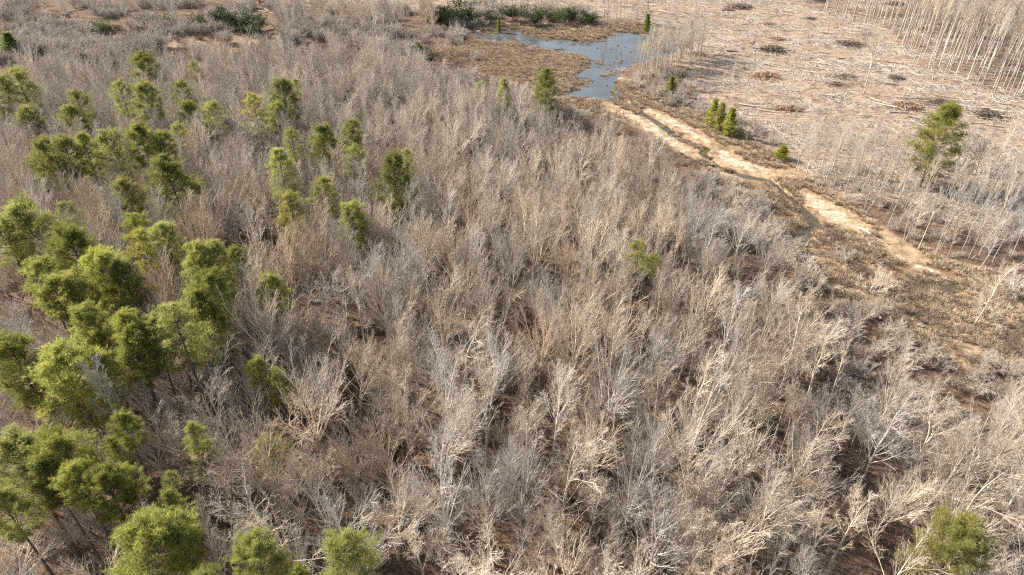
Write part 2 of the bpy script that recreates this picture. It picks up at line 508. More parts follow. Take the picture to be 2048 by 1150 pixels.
def bare_tree_geo(seed, kind, h=18.0, lod=1):
    """returns trunk groups, crown groups for a leafless broadleaf tree of height about h"""
    r = np.random.RandomState(seed)
    z0 = np.zeros((1, 3)); z0[0, 2] = -0.3
    up = np.array([[0, 0, 1.0]])
    tw = 0.012 if lod else 0.017
    if kind == 'fan':
        tl = h * r.uniform(0.38, 0.5)
        wide, upw = r.uniform(26, 37), r.uniform(.05, .09)
        tP, tR = grow(r, z0, up + r.normal(0, .03, (1, 3)), np.array([tl]), np.array([0.17]), 0.12, 7, .05, .035)
        lead = grow(r, tP[:, -1], tP[:, -1] - tP[:, -2], np.array([h - tl]) * 0.85, np.array([0.11]), 0.015, 6, .12, .05)
        l1 = spawn(r, tP, tR, 11, .70, 1.0, wide, 9, 1.0, 6, upw, .045, .6, .02, .05)
        l1b = spawn(r, *lead, 8, .05, .7, wide * .9, 8, .66, 6, upw, .045, .7, .018, .35)
        A = (np.concatenate([l1[0], l1b[0], resample(lead, 7)[0]]), np.concatenate([l1[1], l1b[1], resample(lead, 7)[1]]))
        l2 = spawn(r, *A, 8, .2, .95, 25, 8, .44, 4, .06, .055, .62, .014, .45)
        l3 = spawn(r, *l2, 5, .2, .97, 27, 8, .5, 3, .05, .07, .56, .0075, .4)
        l4 = spawn(r, *l3, 2, .3, .97, 28, 10, .65, 2, .05, .08, .6, .0045, .3)
    elif kind == 'pole':
        tl = h * 0.62
        tP, tR = grow(r, z0, up + r.normal(0, .02, (1, 3)), np.array([tl]), np.array([0.17]), 0.1, 8, .05, .02)
        lead = grow(r, tP[:, -1], tP[:, -1] - tP[:, -2], np.array([h - tl]), np.array([0.1]), 0.012, 7, .1, .035)
        l1 = spawn(r, tP, tR, 4, .66, 1.0, 38, 8, .34, 6, .14, .06, .4, .014, .2)
        l1b = spawn(r, *lead, 15, .02, .9, 30, 8, .6, 6, .1, .05, .55, .010, .5)
        A = (np.concatenate([l1[0], l1b[0]]), np.concatenate([l1[1], l1b[1]]))
        l2 = spawn(r, *A, 5, .2, .97, 32, 9, .45, 4, .08, .08, .6, .010, .5)
        l3 = spawn(r, *l2, 5, .2, .98, 34, 10, .55, 3, .06, .1, .6, .007, .4)
        l4 = spawn(r, *l3, 3, .25, .98, 34, 12, .6, 2, .05, .1, .7, .006, .3)
    elif kind == 'crooked':
        tl = h * 0.5
        tP, tR = grow(r, z0, up + r.normal(0, .06, (1, 3)), np.array([tl]), np.array([0.17]), 0.12, 7, .05, .05)
        lead = grow(r, tP[:, -1], tP[:, -1] - tP[:, -2], np.array([h - tl]), np.array([0.12]), 0.02, 6, .1, .12)
        l1 = spawn(r, tP, tR, 7, .5, 1.0, 50, 12, .8, 6, .09, .12, .42, .014, .1)
        l1b = spawn(r, *lead, 6, .1, .8, 42, 10, .75, 6, .08, .12, .5, .012, .4)
        A = (np.concatenate([l1[0], l1b[0], resample(lead, 7)[0]]), np.concatenate([l1[1], l1b[1], resample(lead, 7)[1]]))
        l2 = spawn(r, *A, 8, .2, .97, 36, 12, .45, 4, .07, .12, .55, .010, .5)
        l3 = spawn(r, *l2, 6, .15, .98, 34, 12, .5, 3, .06, .11, .55, .007, .4)
        l4 = spawn(r, *l3, 3, .25, .98, 40, 12, .6, 2, .04, .16, .7, .006, .3)
    elif kind == 'broad':
        tl = h * 0.2
        tP, tR = grow(r, z0, up, np.array([tl]), np.array([0.34]), 0.13, 5, .05, .03)
        l1 = spawn(r, tP, tR, 8, .6, 1.0, 31, 8, 3.4, 7, .035, .05, .55, .025, .1)
        A = spawn(r, *l1, 6, .25, .85, 27, 7, .5, 5, .06, .05, .6, .012, .4)
        A = (np.concatenate([resample(l1, 6)[0], A[0]]), np.concatenate([resample(l1, 6)[1], A[1]]))
        l2 = spawn(r, *A, 7, .2, .97, 28, 8, .42, 4, .06, .06, .55, .009, .5)
        l3 = spawn(r, *l2, 5, .2, .98, 30, 10, .5, 3, .05, .08, .6, .007, .4)
        l4 = spawn(r, *l3, 3, .25, .98, 34, 12, .6, 2, .04, .1, .7, .006, .3)
        k1 = max(3, 4)
        return [(tP, tR, 8, 0, 0), (l1[0], l1[1], 5, 0, .1)], [(A[0], A[1], 3, .05, .3), (l2[0], l2[1], 3, .2, .5), (l3[0], l3[1], 3, .4, .8), (l4[0], l4[1], 3, .6, 1.)]
    elif kind == 'slim':
        tl = h * 0.66
        tP, tR = grow(r, z0, up + r.normal(0, .02, (1, 3)), np.array([tl]), np.array([0.21]), 0.11, 8, .06, .02)
        lead = grow(r, tP[:, -1], tP[:, -1] - tP[:, -2], np.array([h - tl]), np.array([0.11]), 0.015, 7, .1, .04)
        l1b = spawn(r, *lead, 16, .0, .9, 34, 8, .6, 6, .12, .06, .55, .012, .5)
        A = l1b
        l2 = spawn(r, *A, 5, .2, .97, 32, 9, .45, 4, .08, .08, .6, .012, .5)
        l3 = spawn(r, *l2, 4, .2, .98, 34, 10, .55, 3, .06, .1, .6, .01, .4)
        l4 = spawn(r, *l3, 3, .25, .98, 34, 12, .6, 2, .05, .1, .7, .008, .3)
    elif kind == 'sapling':
        n = r.randint(1, 4)
        pos = r.normal(0, .25, (n, 3)); pos[:, 2] = -0.2
        tP, tR = grow(r, pos, np.array([[0, 0, 1.0]]) + r.normal(0, .12, (n, 3)), np.full(n, h) * r.uniform(.8, 1.1, n), np.full(n, .075), .012, 9, .05, .04)
        A = spawn(r, tP, tR, 10, .35, .97, 36, 9, .26, 5, .08, .08, .5, .01, .5)
        l2 = spawn(r, *A, 4, .2, .97, 34, 9, .5, 3, .06, .1, .6, .009, .5)
        l3 = spawn(r, *l2, 3, .2, .98, 34, 10, .55, 2, .06, .1, .6, .006, .4)
        return [(tP, tR, 5, 0, .2)], [(A[0], A[1], 3, .1, .4), (l2[0], l2[1], 3, .3, .7), (l3[0], l3[1], 3, .5, 1.)]
    elif kind == 'bush':
        n = 9
        pos = r.normal(0, .3, (n, 3)); pos[:, 2] = -0.15
        tP, tR = grow(r, pos, np.array([[0, 0, 1.0]]) + r.normal(0, .42, (n, 3)), np.full(n, h) * r.uniform(.7, 1.05, n), np.full(n, .05), .012, 5, .05, .07)
        A = spawn(r, tP, tR, 7, .2, .97, 36, 10, .45, 4, .05, .1, .6, .01, .4)
        l2 = spawn(r, *A, 6, .2, .97, 36, 10, .5, 3, .04, .12, .6, .008, .4)
        l3 = spawn(r, *l2, 4, .2, .98, 36, 10, .6, 2, .03, .12, .6, .006, .3)
        return [(tP, tR, 4, 0, .2)], [(A[0], A[1], 3, .1, .4), (l2[0], l2[1], 3, .3, .7), (l3[0], l3[1], 3, .5, 1.)]
    for a in (l2, l3, l4):
        np.maximum(a[1], .0045, out=a[1])
    tg = [(tP, tR, 8, 0, 0)]
    cg = []
    if kind in ('fan', 'pole', 'crooked', 'slim'):
        cg.append((lead[0], lead[1], 6, 0, .15))
    cg += [(A[0], A[1], 4, .05, .3), (l2[0], l2[1], 3, .2, .5), (l3[0], l3[1], 3, .4, .8), (l4[0], l4[1], 3, .6, 1.)]
    return tg, cg

def resample(br, n):
    P, R = br
    m = P.shape[1]
    f = np.linspace(0, m - 1, n)
    i = np.minimum(f.astype(int), m - 2)
    u = (f - i)
    return P[:, i] * (1 - u)[None, :, None] + P[:, i + 1] * u[None, :, None], R[:, i] * (1 - u) + R[:, i + 1] * u

def blades(r, C, D, k, L, w, spread):
    """k thin blades about each tuft centre C[B,3], leaning on D[B,3] -> verts, tris, tip"""
    B = len(C)
    c = np.repeat(C, k, 0)
    d = nrmz(np.repeat(D, k, 0) + r.normal(0, spread, (B * k, 3)))
    q = nrmz(np.cross(d, r.normal(0, 1, (B * k, 3))))
    l = L * r.uniform(.65, 1.2, (B * k, 1))
    V = np.stack([c - q * w, c + q * w, c + d * l + r.normal(0, .02, (B * k, 3))], 1).reshape(-1, 3)
    F = np.arange(B * k * 3).reshape(-1, 3)
    tip = np.tile([0.15, 0.15, 1.0], B * k) * np.repeat(r.uniform(.1, 1, B), k * 3)
    return V, F, tip

def pine_geo(seed, style):
    """h = 20, crown radius about 3.5"""
    r = np.random.RandomState(seed)
    z0 = np.array([[0, 0, -0.3]])
    H = 20.0
    tP, tR = grow(r, z0, np.array([[0, 0, 1.0]]) + r.normal(0, .02, (1, 3)), np.array([H - .3]), np.array([0.24]), .03, 12, .06, .008)
    low, nb = {'round': (.58, 52), 'loose': (.57, 38), 'tall': (.47, 56)}[style]
    t = low + (0.985 - low) * ((np.arange(nb) + r.rand(nb)) / nb)
    f = t * 12
    i = np.minimum(f.astype(int), 11)
    u = (f - i)[:, None]
    pos = tP[0, i] * (1 - u) + tP[0, i + 1] * u
    s = (t - low) / (1 - low)
    prof = {'round': np.sqrt(np.clip(1 - (s * 1.0) ** 2.6, 0.05, 1)) * (0.72 + .5 * np.minimum(s * 2.2, 1)),
            'loose': np.sqrt(np.clip(1 - s ** 2.2, 0.06, 1)) * (0.6 + .5 * np.minimum(s * 2.2, 1)),
            'tall': np.sqrt(np.clip(1.02 - s ** 1.7, .05, 1)) * (0.6 + .5 * np.minimum(s * 3, 1))}[style]
    az = np.arange(nb) * 2.4 + r.normal(0, .35, nb)
    el = np.radians(-6 + 62 * s ** 1.5 + r.normal(0, 8, nb))
    d = np.stack([np.cos(az) * np.cos(el), np.sin(az) * np.cos(el), np.sin(el)], 1)
    L = 3.05 * prof * r.uniform(.72, 1.2, nb)
    b1 = grow(r, pos, d, L, np.full(nb, .06), .018, 6, .06, .08)
    b2 = spawn(r, *b1, 6, .32, 1.0, 46, 12, .42, 3, .07, .1, .6, .01, .35)
    # tufts along the outer part of each branchlet
    ends = np.concatenate([b1[0][:, -1], b1[0][:, -2], b2[0][:, -1], b2[0][:, 2], b2[0][:, 1]])
    keep = r.rand(len(ends)) < {'round': .98, 'loose': .72, 'tall': .9}[style]
    ends = ends[keep]
    kk = {'round': 5, 'loose': 4, 'tall': 4}[style]
    C = np.repeat(ends, kk, 0) + r.normal(0, .24, (len(ends) * kk, 3)) * np.array([1, 1, .75])
    axis = tP[0, np.clip((C[:, 2] / H * 12).astype(int), 0, 12)]
    D = nrmz(C - axis) * .5 + np.array([0, 0, .65])
    V, F, T = blades(r, C, D, 9, .44, .017, .75)
    V = V - np.array([0, 0, H])
    b1 = (b1[0] - np.array([0, 0, H]), b1[1])
    b2 = (b2[0] - np.array([0, 0, H]), b2[1])
    trunk = [(tP, tR, 8, 0, 0)]
    limbs = [(b1[0], b1[1], 4, 0, .2), (b2[0], b2[1], 3, .1, .4)]
    return trunk, limbs, (V, F, T)

def cone_geo(seed, h, rad, dens=1.0, sprayL=.3):
    """small cedar: upright spray-covered cone"""
    r = np.random.RandomState(seed)
    tP, tR = grow(r, np.array([[0, 0, -0.2]]), np.array([[0, 0, 1.0]]), np.array([h]), np.array([.1]), .015, 8, .05, .02)
    nb = int(70 * dens)
    t = .06 + .92 * (np.arange(nb) + r.rand(nb)) / nb
    f = t * 8; i = np.minimum(f.astype(int), 7); u = (f - i)[:, None]
    pos = tP[0, i] * (1 - u) + tP[0, i + 1] * u
    az = np.arange(nb) * 2.4 + r.normal(0, .3, nb)
    el = np.radians(20 + 40 * t)
    d = np.stack([np.cos(az) * np.cos(el), np.sin(az) * np.cos(el), np.sin(el)], 1)
    L = rad * np.clip((1.08 - t), .08, 1) ** .8 * np.minimum(1, .55 + t * 2) * r.uniform(.7, 1.2, nb)
    b1 = grow(r, pos, d, L, np.full(nb, .025), .008, 4, .1, .08)
    C = np.concatenate([b1[0][:, k] for k in (1, 2, 3, 4)])
    C = np.repeat(C, 5, 0) + r.normal(0, .14, (len(C) * 5, 3))
    D = nrmz(C * np.array([1, 1, 0]) + 1e-6) * .5 + np.array([0, 0, .8])
    V, F, T = blades(r, C, D, 5, sprayL, .045, .5)
    return [(tP, tR, 6, 0, 0)], [(b1[0], b1[1], 3, 0, .3)], (V, F, T)

def shrub_geo(seed, h):
    """low evergreen shrub"""
    r = np.random.RandomState(seed)
    n = 7
    pos = r.normal(0, .2, (n, 3)); pos[:, 2] = -.1
    tP, tR = grow(r, pos, np.array([[0, 0, 1.0]]) + r.normal(0, .4, (n, 3)), np.full(n, h) * r.uniform(.7, 1.05, n), np.full(n, .04), .01, 4, .04, .08)
    b = spawn(r, tP, tR, 9, .25, 1, 42, 10, .42, 3, .05, .1, .6, .008, .3)
    C = np.concatenate([b[0][:, 1], b[0][:, 2], b[0][:, 3], tP[:, -1]])
    C = np.repeat(C, 4, 0) + r.normal(0, .18, (len(C) * 4, 3))
    V, F, T = blades(r, C, np.tile([0, 0, .7], (len(C), 1)), 5, .24, .055, .8)
    return [(tP, tR, 4, 0, 0)], [(b[0], b[1], 3, 0, .3)], (V, F, T)

def tube_mesh(name, groups, mat):
    V, F, T = tubes(groups)
    return mesh_from(name, V, [F], [mat], T)

def leafy_mesh(name, limbs, leaf, mlimb, mleaf):
    V, F, T = tubes(limbs)
    LV, LF, LT = leaf
    return mesh_from(name, np.concatenate([V, LV]), [F, LF + len(V)], [mlimb, mleaf], np.concatenate([T, LT]), fmat=np.concatenate([np.zeros(len(F)), np.ones(len(LF))]))

def joined_mesh(name, parts, mats):
    """parts: list of (V, F, T, material index)"""
    Vs, Fs, Ts, Ms, off = [], [], [], [], 0
    for V, F, T, mi in parts:
        Vs.append(V); Fs.append(F + off); Ts.append(T); Ms.append(np.full(len(F), mi)); off += len(V)
    return mesh_from(name, np.concatenate(Vs), Fs, mats, np.concatenate(Ts), fmat=np.concatenate(Ms))

# ------------------------------------------------------------------ scatter (for what nobody could count)
def scatter(name, label, sources, pts, rot, scl, idx, cat=None):
    me = bpy.data.meshes.new(name)
    n = len(pts)
    me.vertices.add(n)
    me.vertices.foreach_set("co", np.asarray(pts, np.float32).ravel())
    a = me.attributes.new("rot", 'FLOAT_VECTOR', 'POINT'); a.data.foreach_set("vector", np.asarray(rot, np.float32).ravel())
    a = me.attributes.new("scl", 'FLOAT_VECTOR', 'POINT'); a.data.foreach_set("vector", np.asarray(scl, np.float32).ravel())
    a = me.attributes.new("idx", 'INT', 'POINT'); a.data.foreach_set("value", np.asarray(idx, np.int32))
    o = link(bpy.data.objects.new(name, me))
    ng = bpy.data.node_groups.new(name, 'GeometryNodeTree')
    ng.interface.new_socket("Geometry", in_out='INPUT', socket_type='NodeSocketGeometry')
    ng.interface.new_socket("Geometry", in_out='OUTPUT', socket_type='NodeSocketGeometry')
    gi, go = ng.nodes.new("NodeGroupInput"), ng.nodes.new("NodeGroupOutput")
    iop = ng.nodes.new("GeometryNodeInstanceOnPoints")
    ji = ng.nodes.new("GeometryNodeJoinGeometry")
    for s in sources:
        q = ng.nodes.new("GeometryNodeObjectInfo")
        q.inputs["Object"].default_value = s
        q.inputs["As Instance"].default_value = True
        ng.links.new(q.outputs["Geometry"], ji.inputs[0])
    def na(nm, t):
        q = ng.nodes.new("GeometryNodeInputNamedAttribute")
        q.data_type = t
        q.inputs["Name"].default_value = nm
        return q.outputs[0]
    e = ng.nodes.new("FunctionNodeEulerToRotation")
    ng.links.new(na("rot", 'FLOAT_VECTOR'), e.inputs[0])
    ng.links.new(gi.outputs[0], iop.inputs["Points"])
    ng.links.new(ji.outputs[0], iop.inputs["Instance"])
    iop.inputs["Pick Instance"].default_value = True
    ng.links.new(na("idx", 'INT'), iop.inputs["Instance Index"])
    ng.links.new(e.outputs[0], iop.inputs["Rotation"])
    ng.links.new(na("scl", 'FLOAT_VECTOR'), iop.inputs["Scale"])
    ng.links.new(iop.outputs[0], go.inputs[0])
    md = o.modifiers.new("scatter", 'NODES')
    md.node_group = ng
    o["kind"] = "stuff"
    o["label"] = label
    return o

def source(name, me, color=(1, 1, 1, 1)):
    o = bpy.data.objects.new(name, me)
    o.color = color
    return o

# ------------------------------------------------------------------ the kinds: one pair of meshes per variant
TREES = {}
def make_tree_kind(kind, seeds, h, tm="trunk", cm="bark"):
    L = []
    for s in seeds:
        tg, cg = bare_tree_geo(s, kind, h)
        tm_, cm_ = tube_mesh(f"{kind}_trunk", tg, M[tm]), tube_mesh(f"{kind}_crown", cg, M[cm])
        a, b = tubes(tg), tubes(cg)
        jm = joined_mesh(f"{kind}_tree", [(*a, 0), (*b, 1)], [M[tm], M[cm]])
        L.append((tm_, cm_, jm))
    TREES[kind] = L
make_tree_kind('fan', (1, 2, 3, 4, 5, 6, 7), 18.0)
make_tree_kind('pole', (11, 12, 13), 18.0)
make_tree_kind('crooked', (21, 22, 23), 16.0)
make_tree_kind('broad', (31, 32), 15.0)
make_tree_kind('slim', (41, 42, 43, 44), 22.0)
make_tree_kind('sapling', (51, 52, 53, 54), 10.0)
make_tree_kind('bush', (61, 62, 63), 3.5)
BASE_H = {'fan': 18.0, 'pole': 18.0, 'crooked': 16.0, 'broad': 15.0, 'slim': 22.0, 'sapling': 10.0, 'bush': 3.5}

TINTS = {'grey': (0.93, 0.97, 1.02, 1), 'tan': (1.05, 1.0, 0.93, 1), 'pale': (1.12, 1.1, 1.05, 1), 'reddish': (1.04, 0.94, 0.86, 1), 'dark': (0.7, 0.68, 0.66, 1)}

PLACED = []       # every labelled thing: dict(o, x, y, px, py, look, name)
def place_tree(name, kind, var, x, y, h, tint, rz, wid=1.0, tilt=(0, 0)):
    tm_, cm_, _ = TREES[kind][var % len(TREES[kind])]
    root = bpy.data.objects.new(name, None)
    root.empty_display_size = 0.5
    root.location = (x, y, ground_z(x, y))
    root.rotation_euler = (tilt[0], tilt[1], rz)
    s = h / BASE_H[kind]
    root.scale = (s * wid, s * wid, s)
    link(root)
    a = link(bpy.data.objects.new("trunk", tm_), root)
    b = link(bpy.data.objects.new("crown", cm_), root)
    a.color = b.color = TINTS[tint]
    return root

# ------------------------------------------------------------------ pines: surveyed crown tops (px, py), crown width in px, height in m
PINES = [
    # upper left, scattered among bare trees
    (36, 135, 62, 20, 'loose', "dark tall pine at the far left edge, first of a pair with bare lower trunks"),
    (6, 150, 44, 19, 'loose', "pine cut by the left picture edge beside the dark tall pine"),
    (55, 210, 54, 15, 'round', "low rounded pine just below the dark pine pair at the left edge"),
    (282, 102, 46, 17, 'round', "lone small pine highest up among the far grey brush, dark domed top"),
    (388, 117, 24, 13, 'loose', "tiny yellowish pine tip in the far grey brush"),
    (152, 172, 46, 18, 'loose', "pale thin pine above a darker one, upper left"),
    (146, 207, 40, 15, 'round', "small dark pine tucked under the pale thin pine, upper left"),
    (238, 156, 44, 19, 'loose', "light green thin-crowned pine just left of the tall dark oval pine"),
    (290, 159, 50, 20, 'round', "tall dark oval pine in the upper left, right half in shade"),
    (365, 155, 40, 17, 'loose', "light green pine right of the tall dark oval pine"),
    (379, 198, 42, 16, 'round', "bright rounded pine, left one of a close pair below the light green pine"),
    (421, 196, 42, 17, 'loose', "bright pine with two stacked tufts, right one of a close pair"),
    (357, 239, 40, 16, 'loose', "small loose pine between the close pair and the broad bright pine"),
    (505, 181, 46, 17, 'loose', "yellow-green pine, left one of the upper middle trio"),
    (566, 156, 52, 19, 'round', "tallest pine of the upper middle trio, dark tufted top"),
    (555, 200, 44, 16, 'round', "lowest pine of the upper middle trio, dark cap with bare trunk below"),
    (594, 150, 22, 15, 'loose', "faint thin pine tip behind the upper middle trio"),
    # left, second row
    (88, 277, 62, 19, 'round', "dark domed pine at the left end of the second row"),
    (126, 271, 58, 20, 'round', "dark pine second from the left end of the second row"),
    (163, 260, 44, 20, 'tall', "narrow pine third from the left end of the second row"),
    (221, 252, 66, 21, 'loose', "broad open-crowned pine with a leaning bare trunk in the second row"),
    (281, 240, 58, 22, 'round', "tall pine with a dark cap over a long bare trunk"),
    (326, 262, 52, 19, 'round', "dark flat pine just right of the dark-capped tall pine"),
    (336, 300, 84, 21, 'tall', "large broad bright pine standing in front of the dark flat pine"),
    (377, 342, 56, 18, 'loose', "bright pine on the right shoulder of the large broad pine"),
    (250, 349, 56, 19, 'round', "yellow-green domed pine left of the large broad pine"),
    (204, 295, 34, 15, 'loose', "small pale pine in the gap behind the yellow-green domed pine"),
    # centre-left scattered
    (557, 291, 54, 21, 'tall', "tall pale pear-shaped pine with a thin trunk, centre left"),
    (583, 250, 36, 18, 'loose', "thin loose pine tip just behind the pear-shaped pine"),
    (645, 246, 54, 18, 'round', "dark-topped pine left one of two level neighbours in mid distance"),
    (702, 238, 44, 18, 'round', "small dark-topped pine right one of two level neighbours in mid distance"),
    (711, 285, 46, 16, 'loose', "pale pine directly below the small dark-topped pine"),
    (784, 297, 74, 21, 'tall', "dense glossy dark green pine with hanging lower crown, alone in centre"),
    (811, 291, 32, 19, 'loose', "thin pine tip peeping behind the dense glossy pine"),
    (651, 343, 48, 18, 'loose', "light yellow pine below the two level neighbours"),
    (577, 376, 70, 19, 'loose', "wide yellow-green pine with bare trunk foot below the pear-shaped pine"),
    (702, 402, 58, 15, 'round', "bright rounded pine half hidden by bare grey twigs in front"),
    # mid-left stand
    (48, 399, 104, 21, 'round', "very broad dark-topped pine behind the mid-left stand"),
    (6, 440, 60, 19, 'loose', "pine cut by the left edge below the very broad pine"),
    (132, 398, 44, 17, 'loose', "pale small pine right of the very broad pine"),
    (272, 420, 60, 19, 'loose', "pale thin pine above the mid-left stand"),
    (140, 450, 88, 21, 'round', "wide dark pine on the upper left of the mid-left stand"),
    (285, 455, 58, 19, 'loose', "yellowish pine leaning into the top of the mid-left stand"),
    (332, 444, 58, 20, 'round', "round pine at the top right of the mid-left stand"),
    (76, 513, 74, 21, 'round', "bright outermost pine on the left flank of the mid-left stand"),
    (108, 540, 66, 20, 'round', "bright pine second in on the left flank of the mid-left stand"),
    (195, 496, 80, 21, 'round', "glossy pine in the middle of the mid-left stand"),
    (240, 512, 72, 20, 'tall', "dark shaded pine in the middle right of the mid-left stand"),
    (148, 541, 78, 20, 'round', "yellow-topped pine at the front of the mid-left stand"),
    (393, 483, 84, 22, 'tall', "big pale bright pine at the head of the right-hand cluster"),
    (428, 482, 60, 21, 'round', "dark pine behind the big pale bright pine"),
    (470, 487, 44, 18, 'round', "small dark pine at the far right of the right-hand cluster"),
    (424, 541, 76, 21, 'round', "dark-capped pine in front of the right-hand cluster"),
    (398, 575, 84, 20, 'tall', "deep green pine at the foot of the right-hand cluster"),
    (545, 548, 58, 17, 'round', "lone bright conical pine with bare tree in front, centre left"),
    (878, 470, 22, 7, 'round', "tiny green pine low among the bare trees at centre"),
    # lower-left row
    (180, 611, 72, 20, 'round', "pine at the left end of the curving lower row"),
    (196, 655, 60, 18, 'round', "yellow-green pine in front of the left end of the lower row"),
    (247, 624, 66, 21, 'round', "pine with bright cap in the middle of the curving lower row"),
    (262, 655, 80, 20, 'round', "dark pine in front of the bright-capped pine of the lower row"),
    (300, 632, 62, 20, 'round', "pine second from the right end of the curving lower row"),
    (352, 606, 92, 22, 'loose', "wide shadowed pine at the right end of the curving lower row"),
    (30, 672, 104, 20, 'round', "big dark pine on the left edge below the curving row"),
    (128, 696, 130, 20, 'round', "widest pine in the lower left with pale feathery crown"),
    (210, 704, 64, 18, 'loose', "loose pine overlapping the right side of the widest pine"),
    (515, 714, 48, 15, 'round', "small yellow pine behind the big spreading bare tree"),
    (556, 735, 56, 14, 'loose', "small green pine at the right shoulder of the big spreading bare tree"),
    (537, 872, 68, 11, 'loose', "low blue-green pine in front of the big spreading bare tree"),
    # bottom left
    (30, 868, 112, 20, 'round', "big pine on the left edge of the bottom stand"),
    (118, 858, 104, 21, 'round', "tallest domed pine of the bottom stand"),
    (100, 915, 84, 19, 'round', "bright feathery pine in front of the tallest domed pine"),
    (152, 925, 74, 20, 'round', "dense pine right of the feathery pine in the bottom stand"),
    (215, 935, 84, 20, 'round', "dark shaded pine on the right of the bottom stand"),
    (250, 920, 56, 19, 'loose', "loose pine at the right edge of the bottom stand"),
    (252, 830, 50, 19, 'round', "small dark-tipped pine behind the bottom stand"),
    (240, 868, 52, 15, 'loose', "pale loose pine under the small dark-tipped pine"),
    (388, 840, 46, 18, 'tall', "slender bright pine alone right of the bottom stand"),
    (402, 880, 66, 13, 'loose', "bushy lower pine touching the foot of the slender bright pine"),
    (20, 988, 78, 19, 'round', "bright pine low on the left edge below the bottom stand"),
    (346, 937, 30, 16, 'loose', "tiny thin pine above the dark small round pine"),
    (342, 972, 40, 17, 'round', "dark small round pine left of a twisted bare tree"),
    (357, 1008, 50, 19, 'tall', "narrow pine rising behind the big bottom pine"),
    (290, 1030, 150, 20, 'round', "big broad bottom pine with many bright tufts"),
    (355, 1052, 64, 19, 'round', "pine on the right shoulder of the big bottom pine"),
    (510, 1074, 96, 20, 'round', "bright domed pine cut by the bottom edge, left of a pair"),
    (560, 1102, 44, 18, 'loose', "small pine between the two bright pines on the bottom edge"),
    (602, 1132, 56, 18, 'round', "pine tip barely rising from the bottom edge"),
    (420, 1134, 64, 18, 'round', "low pine tip on the bottom edge left of the domed pine"),
    (700, 1066, 106, 20, 'round', "bright round pine cut by the bottom edge, right of a pair"),
    # singles
    (1278, 474, 44, 19, 'loose', "lone yellow-green pine among bare trees right of centre"),
    (1310, 500, 30, 16, 'loose', "thin pine just right of the lone yellow-green pine"),
    (1925, 1038, 128, 20, 'round', "lone round yellow pine in the bottom right corner"),
    (1095, 133, 48, 15, 'tall', "pointed bright pine at the edge of the marsh"),
    (1083, 160, 30, 9, 'round', "small dark pine at the foot of the pointed pine"),
    (1010, 154, 28, 13, 'tall', "small pine left of the pointed pine by the marsh"),
    (964, 156, 26, 13, 'loose', "thin pale pine farthest left of three near the marsh"),
]
STYLE_N = {'round': 4, 'loose': 3, 'tall': 3}
PINE_MESH = {}
for st, n in STYLE_N.items():
    for k in range(n):
        tg, lg, lf = pine_geo(100 + 10 * len(st) + k, st)
        PINE_MESH[st, k] = (tube_mesh("pine_trunk", tg, M["pinebark"]), leafy_mesh("pine_crown", lg, lf, M["pinebark"], M["needle"]))
PINE_POS = []
for i, (px, py, w, h, st, lab) in enumerate(PINES):
    x, y = gp(px, py, h)
    d = pr(x, y, h - 2.5)[2]
    x = (px - CX) / FPX * d
    tm_, cm_ = PINE_MESH[st, i % STYLE_N[st]]
    root = bpy.data.objects.new("pine_tree", None)
    root.location = (x, y, ground_z(x, y))
    wm = 1.1 * w * d / FPX
    s = wm / {'round': 6.6, 'loose': 5.8, 'tall': 6.0}[st]
    root.rotation_euler = (rnd.uniform(-.02, .02), rnd.uniform(-.02, .02), rnd.uniform(0, 6.28))
    tag(root, lab, "pine tree", "pine trees among the bare woods")
    link(root)
    k = link(bpy.data.objects.new("trunk", tm_), root)
    k.scale = (.5 + .5 * s, .5 + .5 * s, h / 20.0)
    c = link(bpy.data.objects.new("crown", cm_), root)
    c.location = (0, 0, h - .7)
    c.scale = (s, s, s * rnd.uniform(.92, 1.12))
    v = rnd.uniform(.85, 1.12)
    yel = 1.03 if 'yellow' in lab else 0.97
    if 'dark' in lab or 'deep' in lab: v *= .8
    c.color = (v * yel, v, v * rnd.uniform(.9, 1.25), 1)
    PINE_POS.append((x, y, wm / 2))

# tall yellowish conifer on the right
x, y = gp(1900, 212, 19)
root = link(bpy.data.objects.new("conifer_tree", None))
root.location = (x, y, ground_z(x, y))
tag(root, "tall yellowish ragged conifer standing alone above bare saplings on the right", "conifer")
tg, lg, lf = pine_geo(333, 'tall')
link(bpy.data.objects.new("trunk", tube_mesh("conifer_trunk", tg, M["pinebark"])), root).scale = (1.2, 1.2, .95)
c = link(bpy.data.objects.new("crown", leafy_mesh("conifer_crown", lg, lf, M["pinebark"], M["needle"])), root)
c.location = (0, 0, 19); c.scale = (1.62, 1.62, 1.42); c.color = (.78, .78, .75, 1)
PINE_POS.append((x, y, 3))

# cedars
CEDARS = [
    (1346, 146, 26, 6.5, "small yellow-green cedar beside round bare bushes by the creek"),
    (1432, 192, 30, 8.5, "left one of three cedars in a row above the sand bank"),
    (1447, 200, 30, 8.5, "middle greyish one of three cedars in a row above the sand bank"),
    (1469, 211, 34, 8.5, "right one of three cedars in a row above the sand bank, most pointed"),
    (1568, 290, 34, 3.8, "low bushy cedar among saplings beside the sand bank"),
    (852, 4, 12, 8, "narrow dark cedar left of the dark thicket behind the pond"),
    (1298, 22, 20, 8, "dark thin cedar behind the right end of the pond"),
    (997, 24, 12, 7, "narrow dark cedar standing behind the left arm of the pond"),
    (5, 58, 44, 9, "dark green cedar at the left picture edge beyond the brush"),
]
CEDAR_MESH = []
for k in range(3):
    a, b, c = cone_geo(210 + k, 8, 1.75, 1.3)
    CEDAR_MESH.append((tube_mesh("cedar_trunk", a, M["pinebark"]), leafy_mesh("cedar_crown", b, c, M["pinebark"], M["cedar"])))
